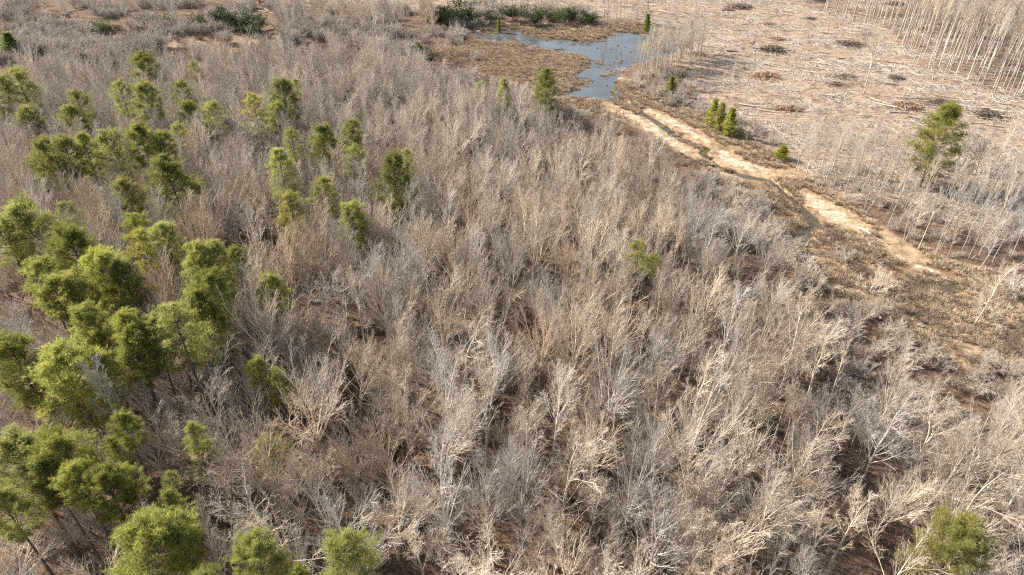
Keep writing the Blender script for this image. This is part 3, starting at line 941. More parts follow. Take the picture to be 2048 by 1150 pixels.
for i, (px, py, w, h, lab) in enumerate(CEDARS):
    x, y = gp(px, py, h)
    d = pr(x, y, h * .5)[2]
    root = link(bpy.data.objects.new("cedar_tree", None))
    root.location = (x, y, ground_z(x, y))
    s = w * d / FPX / 2.6
    root.scale = (s, s, h / 8.8)
    root.rotation_euler = (0, 0, rnd.uniform(0, 6.28))
    tag(root, lab, "cedar", "cedars near the creek and pond")
    link(bpy.data.objects.new("trunk", CEDAR_MESH[i % 3][0]), root)
    c = link(bpy.data.objects.new("crown", CEDAR_MESH[i % 3][1]), root)
    c.color = (.65, .8, .75, 1) if 'dark' in lab else ((1.05, 1.15, .9, 1) if 'grey' not in lab else (1.1, 1.1, 1.4, 1))

# evergreen shrubs: (px, py of the top, width px, height m, label)
SHRUBS = [
    (900, 12, 40, 7, "largest dark evergreen shrub in the thicket behind the pond's left arm"),
    (880, 28, 30, 5, "dark evergreen shrub left of the largest one behind the pond"),
    (930, 24, 36, 5, "dark olive evergreen shrub right of the largest one behind the pond"),
    (965, 26, 30, 4.5, "low olive evergreen shrub fourth along the thicket behind the pond"),
    (1025, 20, 34, 4.5, "pale olive evergreen shrub behind the gap in the pond shore"),
    (1070, 26, 36, 5, "dark evergreen shrub behind the brown pond spit"),
    (1105, 22, 32, 4.5, "yellowish evergreen shrub behind the brown pond spit"),
    (1140, 20, 34, 5, "greyish evergreen shrub behind the right half of the pond spit"),
    (1180, 26, 30, 4, "low dark evergreen shrub near the right end of the pond thicket"),
    (960, 2, 34, 4, "small green evergreen shrub highest above the pond thicket"),
    (445, 22, 44, 6, "dark evergreen shrub at the right end of the far left thicket"),
    (480, 30, 50, 6, "darkest evergreen shrub of the far left thicket over black shade"),
    (515, 42, 44, 5, "grey-green evergreen shrub beside the darkest one, far left thicket"),
    (395, 34, 30, 4, "bright green evergreen shrub midway in the far left thicket"),
    (315, 34, 30, 4, "light green evergreen shrub among bare trunks in the far left thicket"),
    (195, 44, 26, 4, "small light green evergreen shrub leftmost in the far left thicket"),
    (840, 86, 40, 5, "olive evergreen shrub at the edge of the far bare woods before the marsh"),
    (860, 104, 24, 4, "small green evergreen shrub at the right foot of the olive one"),
    (1375, 838, 44, 4.5, "dark olive evergreen shrub under bare trees in the lower right woods"),
    (1572, 1058, 52, 4.5, "green evergreen shrub near the bottom edge, right half"),
    (780, 868, 60, 5, "dark holly-like evergreen shrub behind bare trunks, lower centre"),
    (868, 1030, 50, 3.5, "low dark evergreen shrub between bare trees at the bottom centre"),
    (1255, 1040, 44, 4, "dark evergreen shrub under a hazy bare tree, bottom centre right"),
    (1545, 815, 40, 4, "pale green evergreen shrub in the lower right woods"),
    (1150, 890, 36, 4, "small evergreen shrub beside tall pale trunks, lower centre"),
    (700, 712, 34, 3.5, "small dark evergreen shrub among bare trees, left of centre"),
    (1500, 970, 40, 3.5, "small evergreen shrub beside a leaning pale limb, lower right"),
    (905, 715, 30, 3.5, "tiny evergreen shrub on the litter near the picture's centre"),
]
SHRUB_MESH = []
for k in range(3):
    a, b, c = shrub_geo(220 + k, 4)
    SHRUB_MESH.append((tube_mesh("shrub_stems", a, M["pinebark"]), leafy_mesh("shrub_foliage", b, c, M["pinebark"], M["holly"])))
for i, (px, py, w, h, lab) in enumerate(SHRUBS):
    x, y = gp(px, py, h)
    d = pr(x, y, h * .5)[2]
    if py < 60:
        w, h = w * 1.45, h * 1.3
    root = link(bpy.data.objects.new("evergreen_shrub", None))
    root.location = (x, y, ground_z(x, y))
    s = w * d / FPX / 4.2
    root.scale = (s, s, h / 4.4)
    root.rotation_euler = (0, 0, rnd.uniform(0, 6.28))
    tag(root, lab, "shrub", "evergreen shrubs of the undergrowth")
    link(bpy.data.objects.new("stems", SHRUB_MESH[i % 3][0]), root)
    c = link(bpy.data.objects.new("foliage", SHRUB_MESH[i % 3][1]), root)
    v = .8 if 'dark' in lab else (1.5 if any(q in lab for q in ('pale', 'light', 'bright', 'yellowish')) else 1.05)
    c.color = (v * 1.05, v, v * .95, 1)

# ------------------------------------------------------------------ the bare woods
CANOPY = [(-300, 135), (0, 128), (150, 118), (420, 112), (560, 88), (700, 96), (850, 125), (905, 150), (960, 185), (1060, 212), (1120, 240), (1190, 252), (1260, 285), (1330, 330),
          (1395, 385), (1440, 455), (1545, 545), (1575, 605), (1660, 665), (1705, 725), (1760, 800), (1820, 860), (1900, 830), (2150, 780), (2400, 1500), (-300, 1500)]
def too_close(x, y, pts, cell, rmin):
    gx, gy = int(x // 8), int(y // 8)
    for i in (-1, 0, 1):
        for j in (-1, 0, 1):
            for (a, b) in cell.get((gx + i, gy + j), ()):
                if (a - x) ** 2 + (b - y) ** 2 < rmin * rmin:
                    return True
    return False

# trees placed by eye: (px, py at the foot, height, kind, variant, tint, width factor, label)
HAND = [
    (500, 985, 19, 'broad', 0, 'pale', 1.15, "big spreading many-limbed pale bare tree between three small pines, lower left"),
    (884, 985, 19, 'fan', 1, 'pale', 1.0, "fan-shaped pale bare tree with clear trunk above dark gap, lower centre"),
    (745, 985, 15, 'broad', 1, 'tan', 0.8, "vase-shaped tan bare tree forking low beside holly, lower centre left"),
    (1120, 1085, 17, 'crooked', 0, 'pale', 1.0, "crooked bare tree with long horizontal pale limbs at bottom centre"),
    (480, 1060, 15, 'crooked', 1, 'pale', .8, "twisted bare tree with white tangled limbs right of the bottom pines"),
    (60, 1190, 15, 'broad', 0, 'pale', 1.0, "wide pale bare tree in the bottom left corner"),
    (1390, 1190, 20, 'broad', 1, 'tan', 1.0, "large dense tan bare tree with several long trunks on the bottom edge"),
    (660, 900, 17, 'fan', 2, 'grey', 1.0, "grey bare tree with a dark leaning trunk right of the spreading tree"),
    (1240, 1100, 15, 'fan', 3, 'grey', 0.95, "hazy grey oval bare tree by itself near the bottom, right of centre"),
    (1640, 1170, 15, 'pole', 0, 'pale', 1.2, "bright white bare tree with feathery top on bottom edge, right half"),
    (1590, 1190, 14, 'pole', 1, 'pale', 1.1, "slighter bright white bare tree just left of the feathery one, bottom edge"),
    (1825, 960, 14, 'crooked', 2, 'pale', .9, "crooked yellowish bare tree above the lone round pine, lower right"),
    (1715, 975, 17, 'crooked', 0, 'grey', .7, "leaning grey bare tree with long thin trunk in the lower right clearing"),
    (1950, 645, 12, 'crooked', 1, 'tan', 1.0, "lone wide bare tree with thick forked trunk on the right bank"),
    (230, 665, 9, 'fan', 0, 'pale', .9, "small pale bare tree enclosed by the pines of the left stand"),
    (505, 615, 9, 'fan', 4, 'pale', .9, "pale bare tree in front of the lone conical pine"),
    (400, 830, 12, 'fan', 2, 'pale', 1.1, "short pale bare tree left of the big spreading tree"),
    (330, 905, 13, 'fan', 3, 'grey', 1.0, "grey bare tree over the bottom stand of pines"),
]
cell, woods = {}, []
def put_cell(x, y):
    cell.setdefault((int(x // 8), int(y // 8)), []).append((x, y))
for (x, y, rr) in PINE_POS:
    put_cell(x, y)
used_names = []
def record(o, name, kind, tint, x, y, h, lab=None):
    px, py, d = pr(x, y, h * .75)
    PLACED.append(dict(o=o, name=name, kind=kind, tint=tint, x=x, y=y, h=h, px=px, py=py, lab=lab))
for (px, py, h, kind, var, tint, wid, lab) in HAND:
    x, y = gp(px, py)
    put_cell(x, y)
    record(place_tree("bare_tree", kind, var, x, y, h, tint, rnd.uniform(0, 6.28), wid), "bare_tree", kind, tint, x, y, h, lab)

cand = []
tries = 60000
XS, YS = rs.uniform(-235, 150, tries), rs.uniform(14, 300, tries)
ok = (np.abs(XS) < YS * 0.78 + 40)
XS, YS = XS[ok], YS[ok]
P2 = np.stack([XS, YS], 1)
dens = vnoise(XS, YS, 16, 21) * .6 + vnoise(XS, YS, 6, 22) * .4
dpond, dstr, dsand, dmarsh = sdf(P2, POND), stream_dist(P2), sdf(P2, SAND), sdf(P2, MARSH)
dswamp = sdf(P2, SWAMP)
dclear = sdf(P2, CLEAR)
for i in range(len(XS)):
    x, y = XS[i], YS[i]
    if dpond[i] < 3 or dstr[i] < 4 or dsand[i] < 4 or dmarsh[i] < 1 or dswamp[i] < -1 or dclear[i] < 3:
        continue
    far = min(1, max(0, (y - 95) / 130))
    h = rs.uniform(15.5, 19.5) * (1 - far) + rs.uniform(8.5, 12.5) * far
    if rs.rand() < .16: h *= .66
    px, py, d = pr(x, y, h * .85)
    if not (-120 < px < 2170 and py < 1420):
        continue
    if not inside([(px, py)], CANOPY)[0]:
        continue
    right = min(1, max(0, (px - 1560) / 200)) if py > 560 else 0
    rmin = (4.35 - 2.4 * far) * (1.3 - .6 * dens[i]) * (1 + .25 * right)
    if dens[i] < .26 and rs.rand() < .5: continue
    if too_close(x, y, None, cell, rmin): continue
    if any((x - a) ** 2 + (y - b) ** 2 < (rr * .45) ** 2 for a, b, rr in PINE_POS): continue
    put_cell(x, y)
    if h < 8.2 and far < .5: kind = 'sapling'
    else: kind = rs.choice(['fan', 'pole', 'crooked'], p=[.58, .38, .04] if not right else [.5, .33, .17])
    tint = rs.choice(['grey', 'tan', 'pale', 'reddish', 'dark'], p=[.3, .3, .2, .15, .05])
    cand.append((d, x, y, h, kind, rs.randint(0, 7), tint, rs.uniform(0, 6.28), rs.uniform(.8, 1.12), px, py))
uc = {}
for i in rs.permutation(len(XS))[:4200]:                          # young trees between them
    x, y = XS[i], YS[i]
    if len(cand) > 9000 or dpond[i] < 3 or dstr[i] < 4 or dsand[i] < 4 or dmarsh[i] < 1 or dclear[i] < 3: continue
    h = rs.uniform(3.5, 8.0)
    px, py, d = pr(x, y, h * .8)
    if not (-80 < px < 2130 and py < 1260) or not inside([(px, py)], CANOPY)[0]: continue
    key = (int(x // 4), int(y // 4))
    if any((a - x) ** 2 + (b - y) ** 2 < 2.6 ** 2 for q in (-1, 0, 1) for w in (-1, 0, 1) for a, b in uc.get((key[0] + q, key[1] + w), ())): continue
    if any((x - a) ** 2 + (y - b) ** 2 < 1.0 for a, b, rr in PINE_POS): continue
    uc.setdefault(key, []).append((x, y))
    cand.append((d, x, y, h, 'sapling', rs.randint(0, 4), rs.choice(['grey', 'tan', 'dark', 'reddish']), rs.uniform(0, 6.28), rs.uniform(.8, 1.2), px, py))
# the trees that show largest become objects, the rest one wood
cand.sort(key=lambda c: (c[0] / c[3] + (500 if not (-10 < c[9] < 2058 and c[10] < 1160) else 0)))
NIND = 300 - len(HAND) - 4
for (d, x, y, h, kind, var, tint, rz, wid, px, py) in cand[:NIND]:
    o = place_tree("bare_tree", kind, var, x, y, h, tint, rz, wid, (rs.normal(0, .03), rs.normal(0, .03)))
    record(o, "bare_tree", kind, tint, x, y, h)
srcs, keys = [], []
for kind in ('fan', 'pole', 'crooked', 'sapling'):
    for k, (_, _, jm) in enumerate(TREES[kind]):
        for tn in ('grey', 'tan', 'pale', 'reddish'):
            srcs.append(source(f"{kind}_source", jm, TINTS[tn])); keys.append((kind, k, tn))
kidx = {}
for i, k in enumerate(keys): kidx.setdefault(k[0], []).append(i)
rest = cand[NIND:]
pts, rot, scl, idx = [], [], [], []
for (d, x, y, h, kind, var, tint, rz, wid, px, py) in rest:
    pts.append((x, y, 0)); rot.append((rs.normal(0, .03), rs.normal(0, .03), rz))
    s = h / BASE_H[kind]; scl.append((s * wid, s * wid, s)); idx.append(rs.choice(kidx[kind]))
pts = np.array(pts); pts[:, 2] = terrain(pts[:, :2])
scatter("bare_woods", "grey and tan leafless woods stretching from the near trees back to the marsh", srcs, pts, rot, scl, idx)
print("woods", len(cand), "individual", min(NIND, len(cand)), "rest", len(rest))

# ------------------------------------------------------------------ grove of tall pale trunks, upper right
g_cell = {}
gx, gy = rs.uniform(70, 300, 9000), rs.uniform(180, 400, 9000)
gin = inside(np.stack([gx, gy], 1), GROVE)
grove = []
for x, y in list(zip(gx[gin], gy[gin])):
    px, py, d = pr(x, y, 0)
    if px > 2044 or py < -6: continue
    if px < 1800 and py < 70 and rs.rand() < .55: continue
    key = (int(x // 8), int(y // 8))
    if any((a - x) ** 2 + (b - y) ** 2 < 2.8 ** 2 for i in (-1, 0, 1) for j in (-1, 0, 1) for a, b in g_cell.get((key[0] + i, key[1] + j), ())): continue
    g_cell.setdefault(key, []).append((x, y))
    grove.append((d, x, y))
grove.sort()
for k, (d, x, y) in enumerate(grove[:285]):
    h = rs.uniform(19, 24)
    tint = rs.choice(['grey', 'tan', 'dark', 'reddish'], p=[.35, .35, .15, .15])
    o = place_tree("slender_tree", 'slim', rs.randint(0, 4), x, y, h, tint, rs.uniform(0, 6.28), rs.uniform(.6, 1.2), (rs.normal(0, .02), rs.normal(0, .02)))
    record(o, "slender_tree", 'slim', tint, x, y, h)
print("grove", len(grove))
# lone trees left standing on the felled land, and those about the pond
x, y = gp(1728, 186)
record(place_tree("slender_tree", 'fan', 3, x, y, 20.5, 'pale', 1.2, 1.0), "slender_tree", 'slim', 'pale', x, y, 19.5, "lone tall bare tree left standing in the middle of the felled land")
SNAGS = [(1565, 245, 12), (1676, 222, 14), (1420, 208, 13), (1455, 205, 12), (1484, 204, 14), (1492, 201, 11), (1599, 82, 8), (1620, 84, 8), (1637, 88, 7), (1650, 86, 8), (1660, 92, 7), (1681, 95, 7)]

# ------------------------------------------------------------------ saplings right of the creek, pond-side trees, far thin trees
def scatter_group(name, poly_px, n, kinds, hr, rmin, tints, seed, bounds=None, wid=(.8, 1.1)):
    r = np.random.RandomState(seed)
    poly = gpoly(poly_px)
    lo, hi = poly.min(0), poly.max(0)
    out, c = [], []
    for _ in range(40000):
        if len(out) >= n: break
        x, y = r.uniform(lo, hi)
        if not inside([(x, y)], poly)[0]: continue
        if any((a - x) ** 2 + (b - y) ** 2 < rmin ** 2 for a, b in c): continue
        bx, by, _ = pr(x, y, 0)
        if not (2 < bx < 2046 and by > 0): continue
        q = np.array([[x, y]])
        if sdf(q, POND)[0] < 1 or stream_dist(q)[0] < 1.2 or sdf(q, SAND)[0] < .8: continue
        c.append((x, y))
        kind = kinds[r.randint(len(kinds))]
        h = r.uniform(*hr)
        tint = tints[r.randint(len(tints))]
        o = place_tree(name, kind, r.randint(0, 5), x, y, h, tint, r.uniform(0, 6.28), r.uniform(*wid), (r.normal(0, .03), r.normal(0, .03)))
        record(o, name, kind, tint, x, y, h)
        out.append(o)
    return out
for (px, py, h) in SNAGS:
    x, y = gp(px, py)
    k = rs.choice(['pole', 'sapling'])
    record(place_tree("sapling_tree", k, rs.randint(3), x, y, h, 'grey', rs.uniform(0, 6.28), .7), "sapling_tree", k, 'grey', x, y, h)
scatter_group("sapling_tree", [(1580, 345), (1640, 330), (1760, 345), (1900, 330), (2060, 340), (2080, 530), (1930, 540), (1850, 510), (1760, 455), (1690, 410), (1620, 372)], 125, ['pole', 'sapling', 'sapling', 'pole', 'crooked'], (8, 13.5), 2.6, ['grey', 'tan', 'pale', 'grey'], 301, wid=(.7, .95))
scatter_group("sapling_tree", [(1560, 290), (1620, 270), (1760, 270), (1800, 335), (1640, 340), (1600, 345)], 60, ['sapling', 'pole'], (6, 11), 3.0, ['grey', 'pale', 'tan'], 302, wid=(.6, .8))
scatter_group("pondside_tree", [(1268, 150), (1285, 128), (1330, 112), (1400, 100), (1402, 128), (1350, 150), (1290, 165)], 60, ['pole', 'pole', 'fan', 'pole'], (9, 14), 1.9, ['grey', 'pale', 'pale'], 303)
scatter_group("far_tree", [(-60, 80), (120, 62), (300, 62), (480, 66), (560, 60), (560, 5), (400, 0), (200, 10), (0, 20), (-80, 20)], 46, ['pole', 'fan', 'sapling'], (9, 14), 4.0, ['grey', 'dark', 'grey'], 304)
scatter_group("far_tree", [(560, 75), (700, 80), (830, 95), (880, 70), (860, 20), (700, 5), (560, 0)], 70, ['fan', 'pole', 'fan'], (9, 14), 3.6, ['grey', 'tan', 'reddish'], 305)
scatter_group("far_tree", [(880, 45), (1230, 44), (1300, 50), (1420, 70), (1420, 20), (1200, 5), (900, 5)], 48, ['pole', 'sapling'], (8, 13), 3.5, ['grey', 'tan'], 306, wid=(.6, .85))
scatter_group("far_tree", [(1212, 56), (1300, 60), (1310, 40), (1205, 40)], 16, ['pole', 'slim', 'pole'], (13, 18), 2.2, ['dark', 'grey', 'dark'], 308, wid=(.6, .85))
scatter_group("far_tree", [(945, 54), (1065, 52), (1065, 34), (945, 36)], 12, ['pole', 'slim'], (10, 14), 2.5, ['dark', 'grey'], 309, wid=(.6, .85))
scatter_group("far_tree", [(1100, 0), (1640, 12), (1640, -30), (1100, -30)], 24, ['pole', 'sapling'], (8, 14), 5, ['grey', 'tan'], 307, wid=(.6, .85))

# bare bushes: (px, py of the foot, height, tint, label)
BUSHES = [
    (1622, 575, 4.6, 'pale', "round pale bare bush left one of two below the creek pool"),
    (1742, 585, 5.0, 'pale', "round pale bare bush right one of two below the creek pool"),
    (1678, 520, 3.6, 'grey', "grey bare bush on the dark bank just under the creek pool"),
    (1760, 620, 4.2, 'tan', "tan bare bush in front of the right round bush, by the puddle"),
    (1980, 640, 4.5, 'tan', "bare bush at the foot of the lone wide tree on the right bank"),
    (2030, 590, 5.5, 'grey', "bare bush on the right picture edge above the lone wide tree"),
    (1360, 205, 4.2, 'grey', "rounded grey bare bush under the small cedar by the creek"),
    (1255, 175, 3.4, 'tan', "tan bare bush on the tip of the bank at the pond mouth"),
    (1300, 175, 3.6, 'tan', "tan bare bush behind the bank tip right of the pond mouth"),
    (1320, 190, 3.2, 'grey', "grey bare bush between the pond mouth and the small cedar"),
    (1395, 215, 3.6, 'grey', "bare bush left of the three cedars"),
    (1510, 262, 3.2, 'dark', "dark bare bush right of the three cedars"),
    (1545, 285, 3.0, 'grey', "bare bush left of the low bushy cedar"),
    (1490, 275, 2.6, 'dark', "low dark bare bush in front of the three cedars"),
    (1170, 232, 2.6, 'grey', "small grey bare bush below the sand spit at the stream head"),
    (370, 95, 5.0, 'pale', "pale bare bush alone on the far left mud flat"),
    (1240, 140, 2.4, 'tan', "small bare bush on the right shore of the pond"),
    (915, 110, 5.5, 'reddish', "reddish bare bush at the left edge of the marsh"),
    (880, 105, 6.0, 'reddish', "taller reddish bare bush left of the marsh edge one"),
    (945, 122, 4.0, 'grey', "grey low bare bush at the marsh edge"),
    (1440, 470, 5.0, 'dark', "dark bare bush in the shaded gully left of the creek pool"),
    (1480, 500, 4.5, 'grey', "grey bare bush in the gully nearest the wood's edge"),
    (1500, 440, 4.0, 'grey', "grey bare bush at the head of the shaded gully"),
    (1540, 540, 3.5, 'dark', "dark bare bush below the gully on the brown bank"),
]
for (px, py, h, tint, lab) in BUSHES:
    x, y = gp(px, py)
    o = place_tree("bare_bush", 'bush', rs.randint(3), x, y, h, tint, rs.uniform(0, 6.28))
    tag(o, lab, "bush", "bare bushes along the creek and marsh")

# ------------------------------------------------------------------ brush, grass and felling debris (uncountable)
def fill(poly_px, n, seed, ok=None, ground=False):
    r = np.random.RandomState(seed)
    poly = poly_px if ground else gpoly(poly_px)
    lo, hi = poly.min(0), poly.max(0)
    P = r.uniform(lo, hi, (n, 2))
    P = P[inside(P, poly)]
    px, py, d = pr(P[:, 0], P[:, 1], 0)
    k = (px > -80) & (px < 2130) & (py < 1280) & (py > -60)
    k &= (sdf(P, POND) > .3) & (stream_dist(P) > .15)
    if ok is not None: k &= ok(P)
    P = P[k]
    return np.column_stack([P, terrain(P)]), r
WOODS_GROUND = np.array([(-240, 310), (-60, 262), (-15, 235), (15, 195), (45, 172), (62, 140), (80, 105), (110, 85), (70, 10), (-70, 10), (-100, 40)])
brush_src = []
for k in range(4):
    tg, cg = bare_tree_geo(70 + k, 'bush', 1.0)
    tg = [(P, R * .45, s, a, b) for P, R, s, a, b in tg]
    cg = [(P[::2], np.maximum(R[::2] * .6, .006), s, a, b) for P, R, s, a, b in cg[:2]]
    for tn in ('tan', 'reddish', 'dark', 'grey'):
        brush_src.append(source("brush_source", tube_mesh("brush_plant", tg + cg, M["brush"]), TINTS[tn]))
P, r = fill(WOODS_GROUND, 26000, 401, ok=lambda P: (sdf(P, SAND) > 2) & (sdf(P, MARSH) > 0) & (vnoise(P[:, 0], P[:, 1], 9, 31) > .3), ground=True)
n = len(P); h = r.uniform(.7, 2.4, n)
scatter("undergrowth", "brown leafless undergrowth covering the litter beneath the bare woods", brush_src, P, np.column_stack([np.zeros((n, 2)), r.uniform(0, 6.28, n)]), np.column_stack([h * .9, h * .9, h]), r.randint(0, len(brush_src), n))
print("undergrowth", n)
# thicket bands of twiggy bushes far off and along the creek
bush_src = [source("bush_source", joined_mesh("bush_plant", [(*tubes(tg), 0), (*tubes(cg), 1)], [M["trunk"], M["bark"]]), TINTS[tn])
            for k in range(3) for (tg, cg) in (bare_tree_geo(80 + k, 'bush', 3.5),) for tn in ('grey', 'tan', 'pale', 'dark')]
TH = []
for poly, n0, hr, sd in (([(-80, 118), (200, 100), (380, 70), (560, 66), (620, 80), (620, 20), (400, 10), (0, 10), (-80, 20)], 2600, (1.2, 4.6), 411),
                         ([(-160, 140), (0, 135), (300, 128), (620, 110), (600, 78), (400, 88), (200, 98), (-160, 95)], 1500, (2.5, 5.5), 420),
                         ([(560, 90), (860, 118), (940, 120), (930, 60), (860, 20), (560, 20)], 1100, (1.5, 4.5), 412),
                         ([(840, 60), (960, 54), (1060, 42), (1240, 44), (1300, 46), (1300, 22), (1100, 18), (860, 22)], 1300, (1.8, 4.2), 413),
                         ([(1240, 165), (1300, 140), (1400, 150), (1420, 200), (1560, 290), (1520, 300), (1440, 250), (1340, 215)], 260, (1.2, 3.2), 414),
                         ([(1400, 350), (1440, 340), (1520, 400), (1580, 480), (1640, 570), (1600, 590), (1520, 520), (1430, 470)], 190, (1.6, 3.8), 415),
                         ([(1640, 600), (1780, 640), (1900, 720), (2080, 700), (2120, 1050), (1900, 960), (1740, 900), (1660, 740)], 300, (1.0, 3.4), 416),
                         ([(1600, 350), (1800, 330), (2080, 340), (2080, 530), (1900, 520), (1740, 440)], 150, (1.0, 2.6), 417),
                         ([(1560, 260), (1800, 250), (2080, 330), (2080, 400), (1700, 345)], 120, (.8, 2.0), 418),
                         ([(-60, 230), (500, 150), (940, 150), (1160, 230), (1180, 262), (900, 240), (-60, 300)], 1500, (1.5, 4.0), 419)):
    P, r = fill(poly, n0, sd, ok=lambda P: (sdf(P, SAND) > 1) & (sdf(P, MARSH) > -2) & ((P[:, 1] < 225) | (vnoise(P[:, 0], P[:, 1], 13, 71) * .65 + vnoise(P[:, 0], P[:, 1], 5, 72) * .35 > .5)))
    TH.append((P, r.uniform(*hr, len(P))))
P = np.concatenate([a for a, b in TH]); h = np.concatenate([b for a, b in TH]) / 3.5
n = len(P)
scatter("bare_thicket", "low twiggy leafless thicket behind the pond, along the creek and beyond the woods", bush_src, P, np.column_stack([np.zeros((n, 2)), rs.uniform(0, 6.28, n)]), np.column_stack([h * 1.1, h * 1.1, h]), rs.randint(0, len(bush_src), n))
print("thicket", n)
# dry grass tussocks
gsrc = []
for k in range(4):
    r = np.random.RandomState(90 + k)
    C = np.column_stack([r.normal(0, .22, (26, 2)), np.zeros(26)])
    V, F, T = blades(r, C, nrmz(C * 1.6 + np.array([0, 0, .8])), 5, .62, .035, .35)
    me = mesh_from("tussock", V, [F], [M["grass"]], T)
    for tn in ('tan', 'pale', 'reddish', 'dark'):
        gsrc.append(source("tussock_source", me, TINTS[tn]))
GT = []
for poly, n0, sd, ok in ((MARSH, 5200, 421, None), (SHORE, 1900, 422, None), (BANK, 15000, 423, lambda P: (np.min([sdf(P, q) for q in SANDS], axis=0) > .4) & (vnoise(P[:, 0], P[:, 1], 7, 41) > .36))):
    P, r = fill(poly, n0, sd, ok=ok, ground=True)
    GT.append((P, r.uniform(.5, 1.5, len(P))))
r = np.random.RandomState(425)
Q = r.uniform(POND.min(0), POND.max(0), (5000, 2))
dq = sdf(Q, POND)
Q = Q[(dq < .3) & (dq > -4.5) & (vnoise(Q[:, 0], Q[:, 1], 4.5, 44) > .58 - .02 * dq)]
GT.append((np.column_stack([Q, np.full(len(Q), WATER_Z - .05)]), r.uniform(.4, 1.0, len(Q))))
P = np.concatenate([a for a, b in GT]); h = np.concatenate([b for a, b in GT])
n = len(P)
scatter("marsh_grass", "dry tan grass tussocks on the marsh, pond shore and creek banks", gsrc, P, np.column_stack([np.zeros((n, 2)), rs.uniform(0, 6.28, n)]), np.column_stack([h * 1.15, h * 1.15, h]), rs.randint(0, len(gsrc), n))
print("tussocks", n)
# felling debris: loose sticks and branch ends
dsrc = []
def sticks(r, n, spread, lr, rr, flat=.12, az0=0, azs=1.2, zup=.05):
    az = az0 + r.normal(0, azs, n)
    d = np.column_stack([np.cos(az), np.sin(az), r.normal(0, flat, n)])
    pos = np.column_stack([r.normal(0, spread, (n, 2)), r.uniform(0, zup, n) + .04])
    L = r.uniform(*lr, n)
    pos[:, :2] -= d[:, :2] * (L / 2)[:, None]
    return grow(r, pos, d, L, r.uniform(*rr, n), rr[0] * .5, 3, 0, .08)
for k in range(5):
    r = np.random.RandomState(120 + k)
    a = sticks(r, 22, 1.5, (.9, 4.2), (.025, .07))
    b = sticks(r, 40, 1.4, (.4, 1.2), (.012, .02), .3)
    me = tube_mesh("debris_patch", [(*a, 4, 0, 1), (*b, 3, 0, 1)], M["wood"])
    for tn in ('tan', 'pale', 'grey', 'dark', 'reddish'):
        c = TINTS[tn]
        dsrc.append(source("debris_source", me, (c[0] * .9, c[1] * .86, c[2] * .82, 1) if tn != 'dark' else (.42, .36, .32, 1)))
P, r = fill(CLEAR, 30000, 431, ok=lambda P: (vnoise(P[:, 0] * .97 - P[:, 1] * .24, (P[:, 0] * .24 + P[:, 1] * .97) * 3.2, 13, 51) * .6 + vnoise(P[:, 0], P[:, 1], 4, 52) * .4 > .53) & (sdf(P, CLEAR) < -1), ground=True)
P = P[:7500]; n = len(P); s = r.uniform(.6, 1.5, n)
scatter("slash_debris", "loose sticks and branch ends strewn over the felled land", dsrc, P, np.column_stack([np.zeros((n, 2)), math.radians(-12) + r.normal(0, .5, n) + math.pi * r.randint(0, 2, n)]), np.column_stack([s, s, s]), r.randint(0, len(dsrc), n))
print("debris", n)

# ------------------------------------------------------------------ logs, brush piles, pond stumps
LANDMARKS_CLEAR = [("the lone tall tree", gp(1728, 186)), ("the three cedars", gp(1452, 245)), ("the yellowish conifer", gp(1890, 390)), ("the grove's near corner", gp(1995, 195)),
                   ("the pondside trees", gp(1340, 130)), ("the grove's far corner", gp(1650, 30)), ("the short saplings row", gp(1630, 88)), ("the rust pile by the lone tree", gp(1815, 212)), ("the far rust pile", gp(1528, 152))]
def log_mesh(seed, L, rad, limbs=2):
    r = np.random.RandomState(seed)
    a = grow(r, np.array([[-L / 2, 0, rad * .8]]), np.array([[1, 0, 0.0]]), np.array([L]), np.array([rad]), rad * .45, 7, 0, .03)
    g = [(a[0], a[1], 7, 0, 1)]
    b = spawn(r, *a, limbs, .35, .95, 40, 10, .22, 3, .02, .1, .4, .02, .3)
    g.append((b[0], b[1], 4, .2, .8))
    return g
LOGM = [tube_mesh("log_body", log_mesh(500 + k, 6, .2 + .05 * (k % 3), 2 + k % 3), M["wood"]) for k in range(6)]
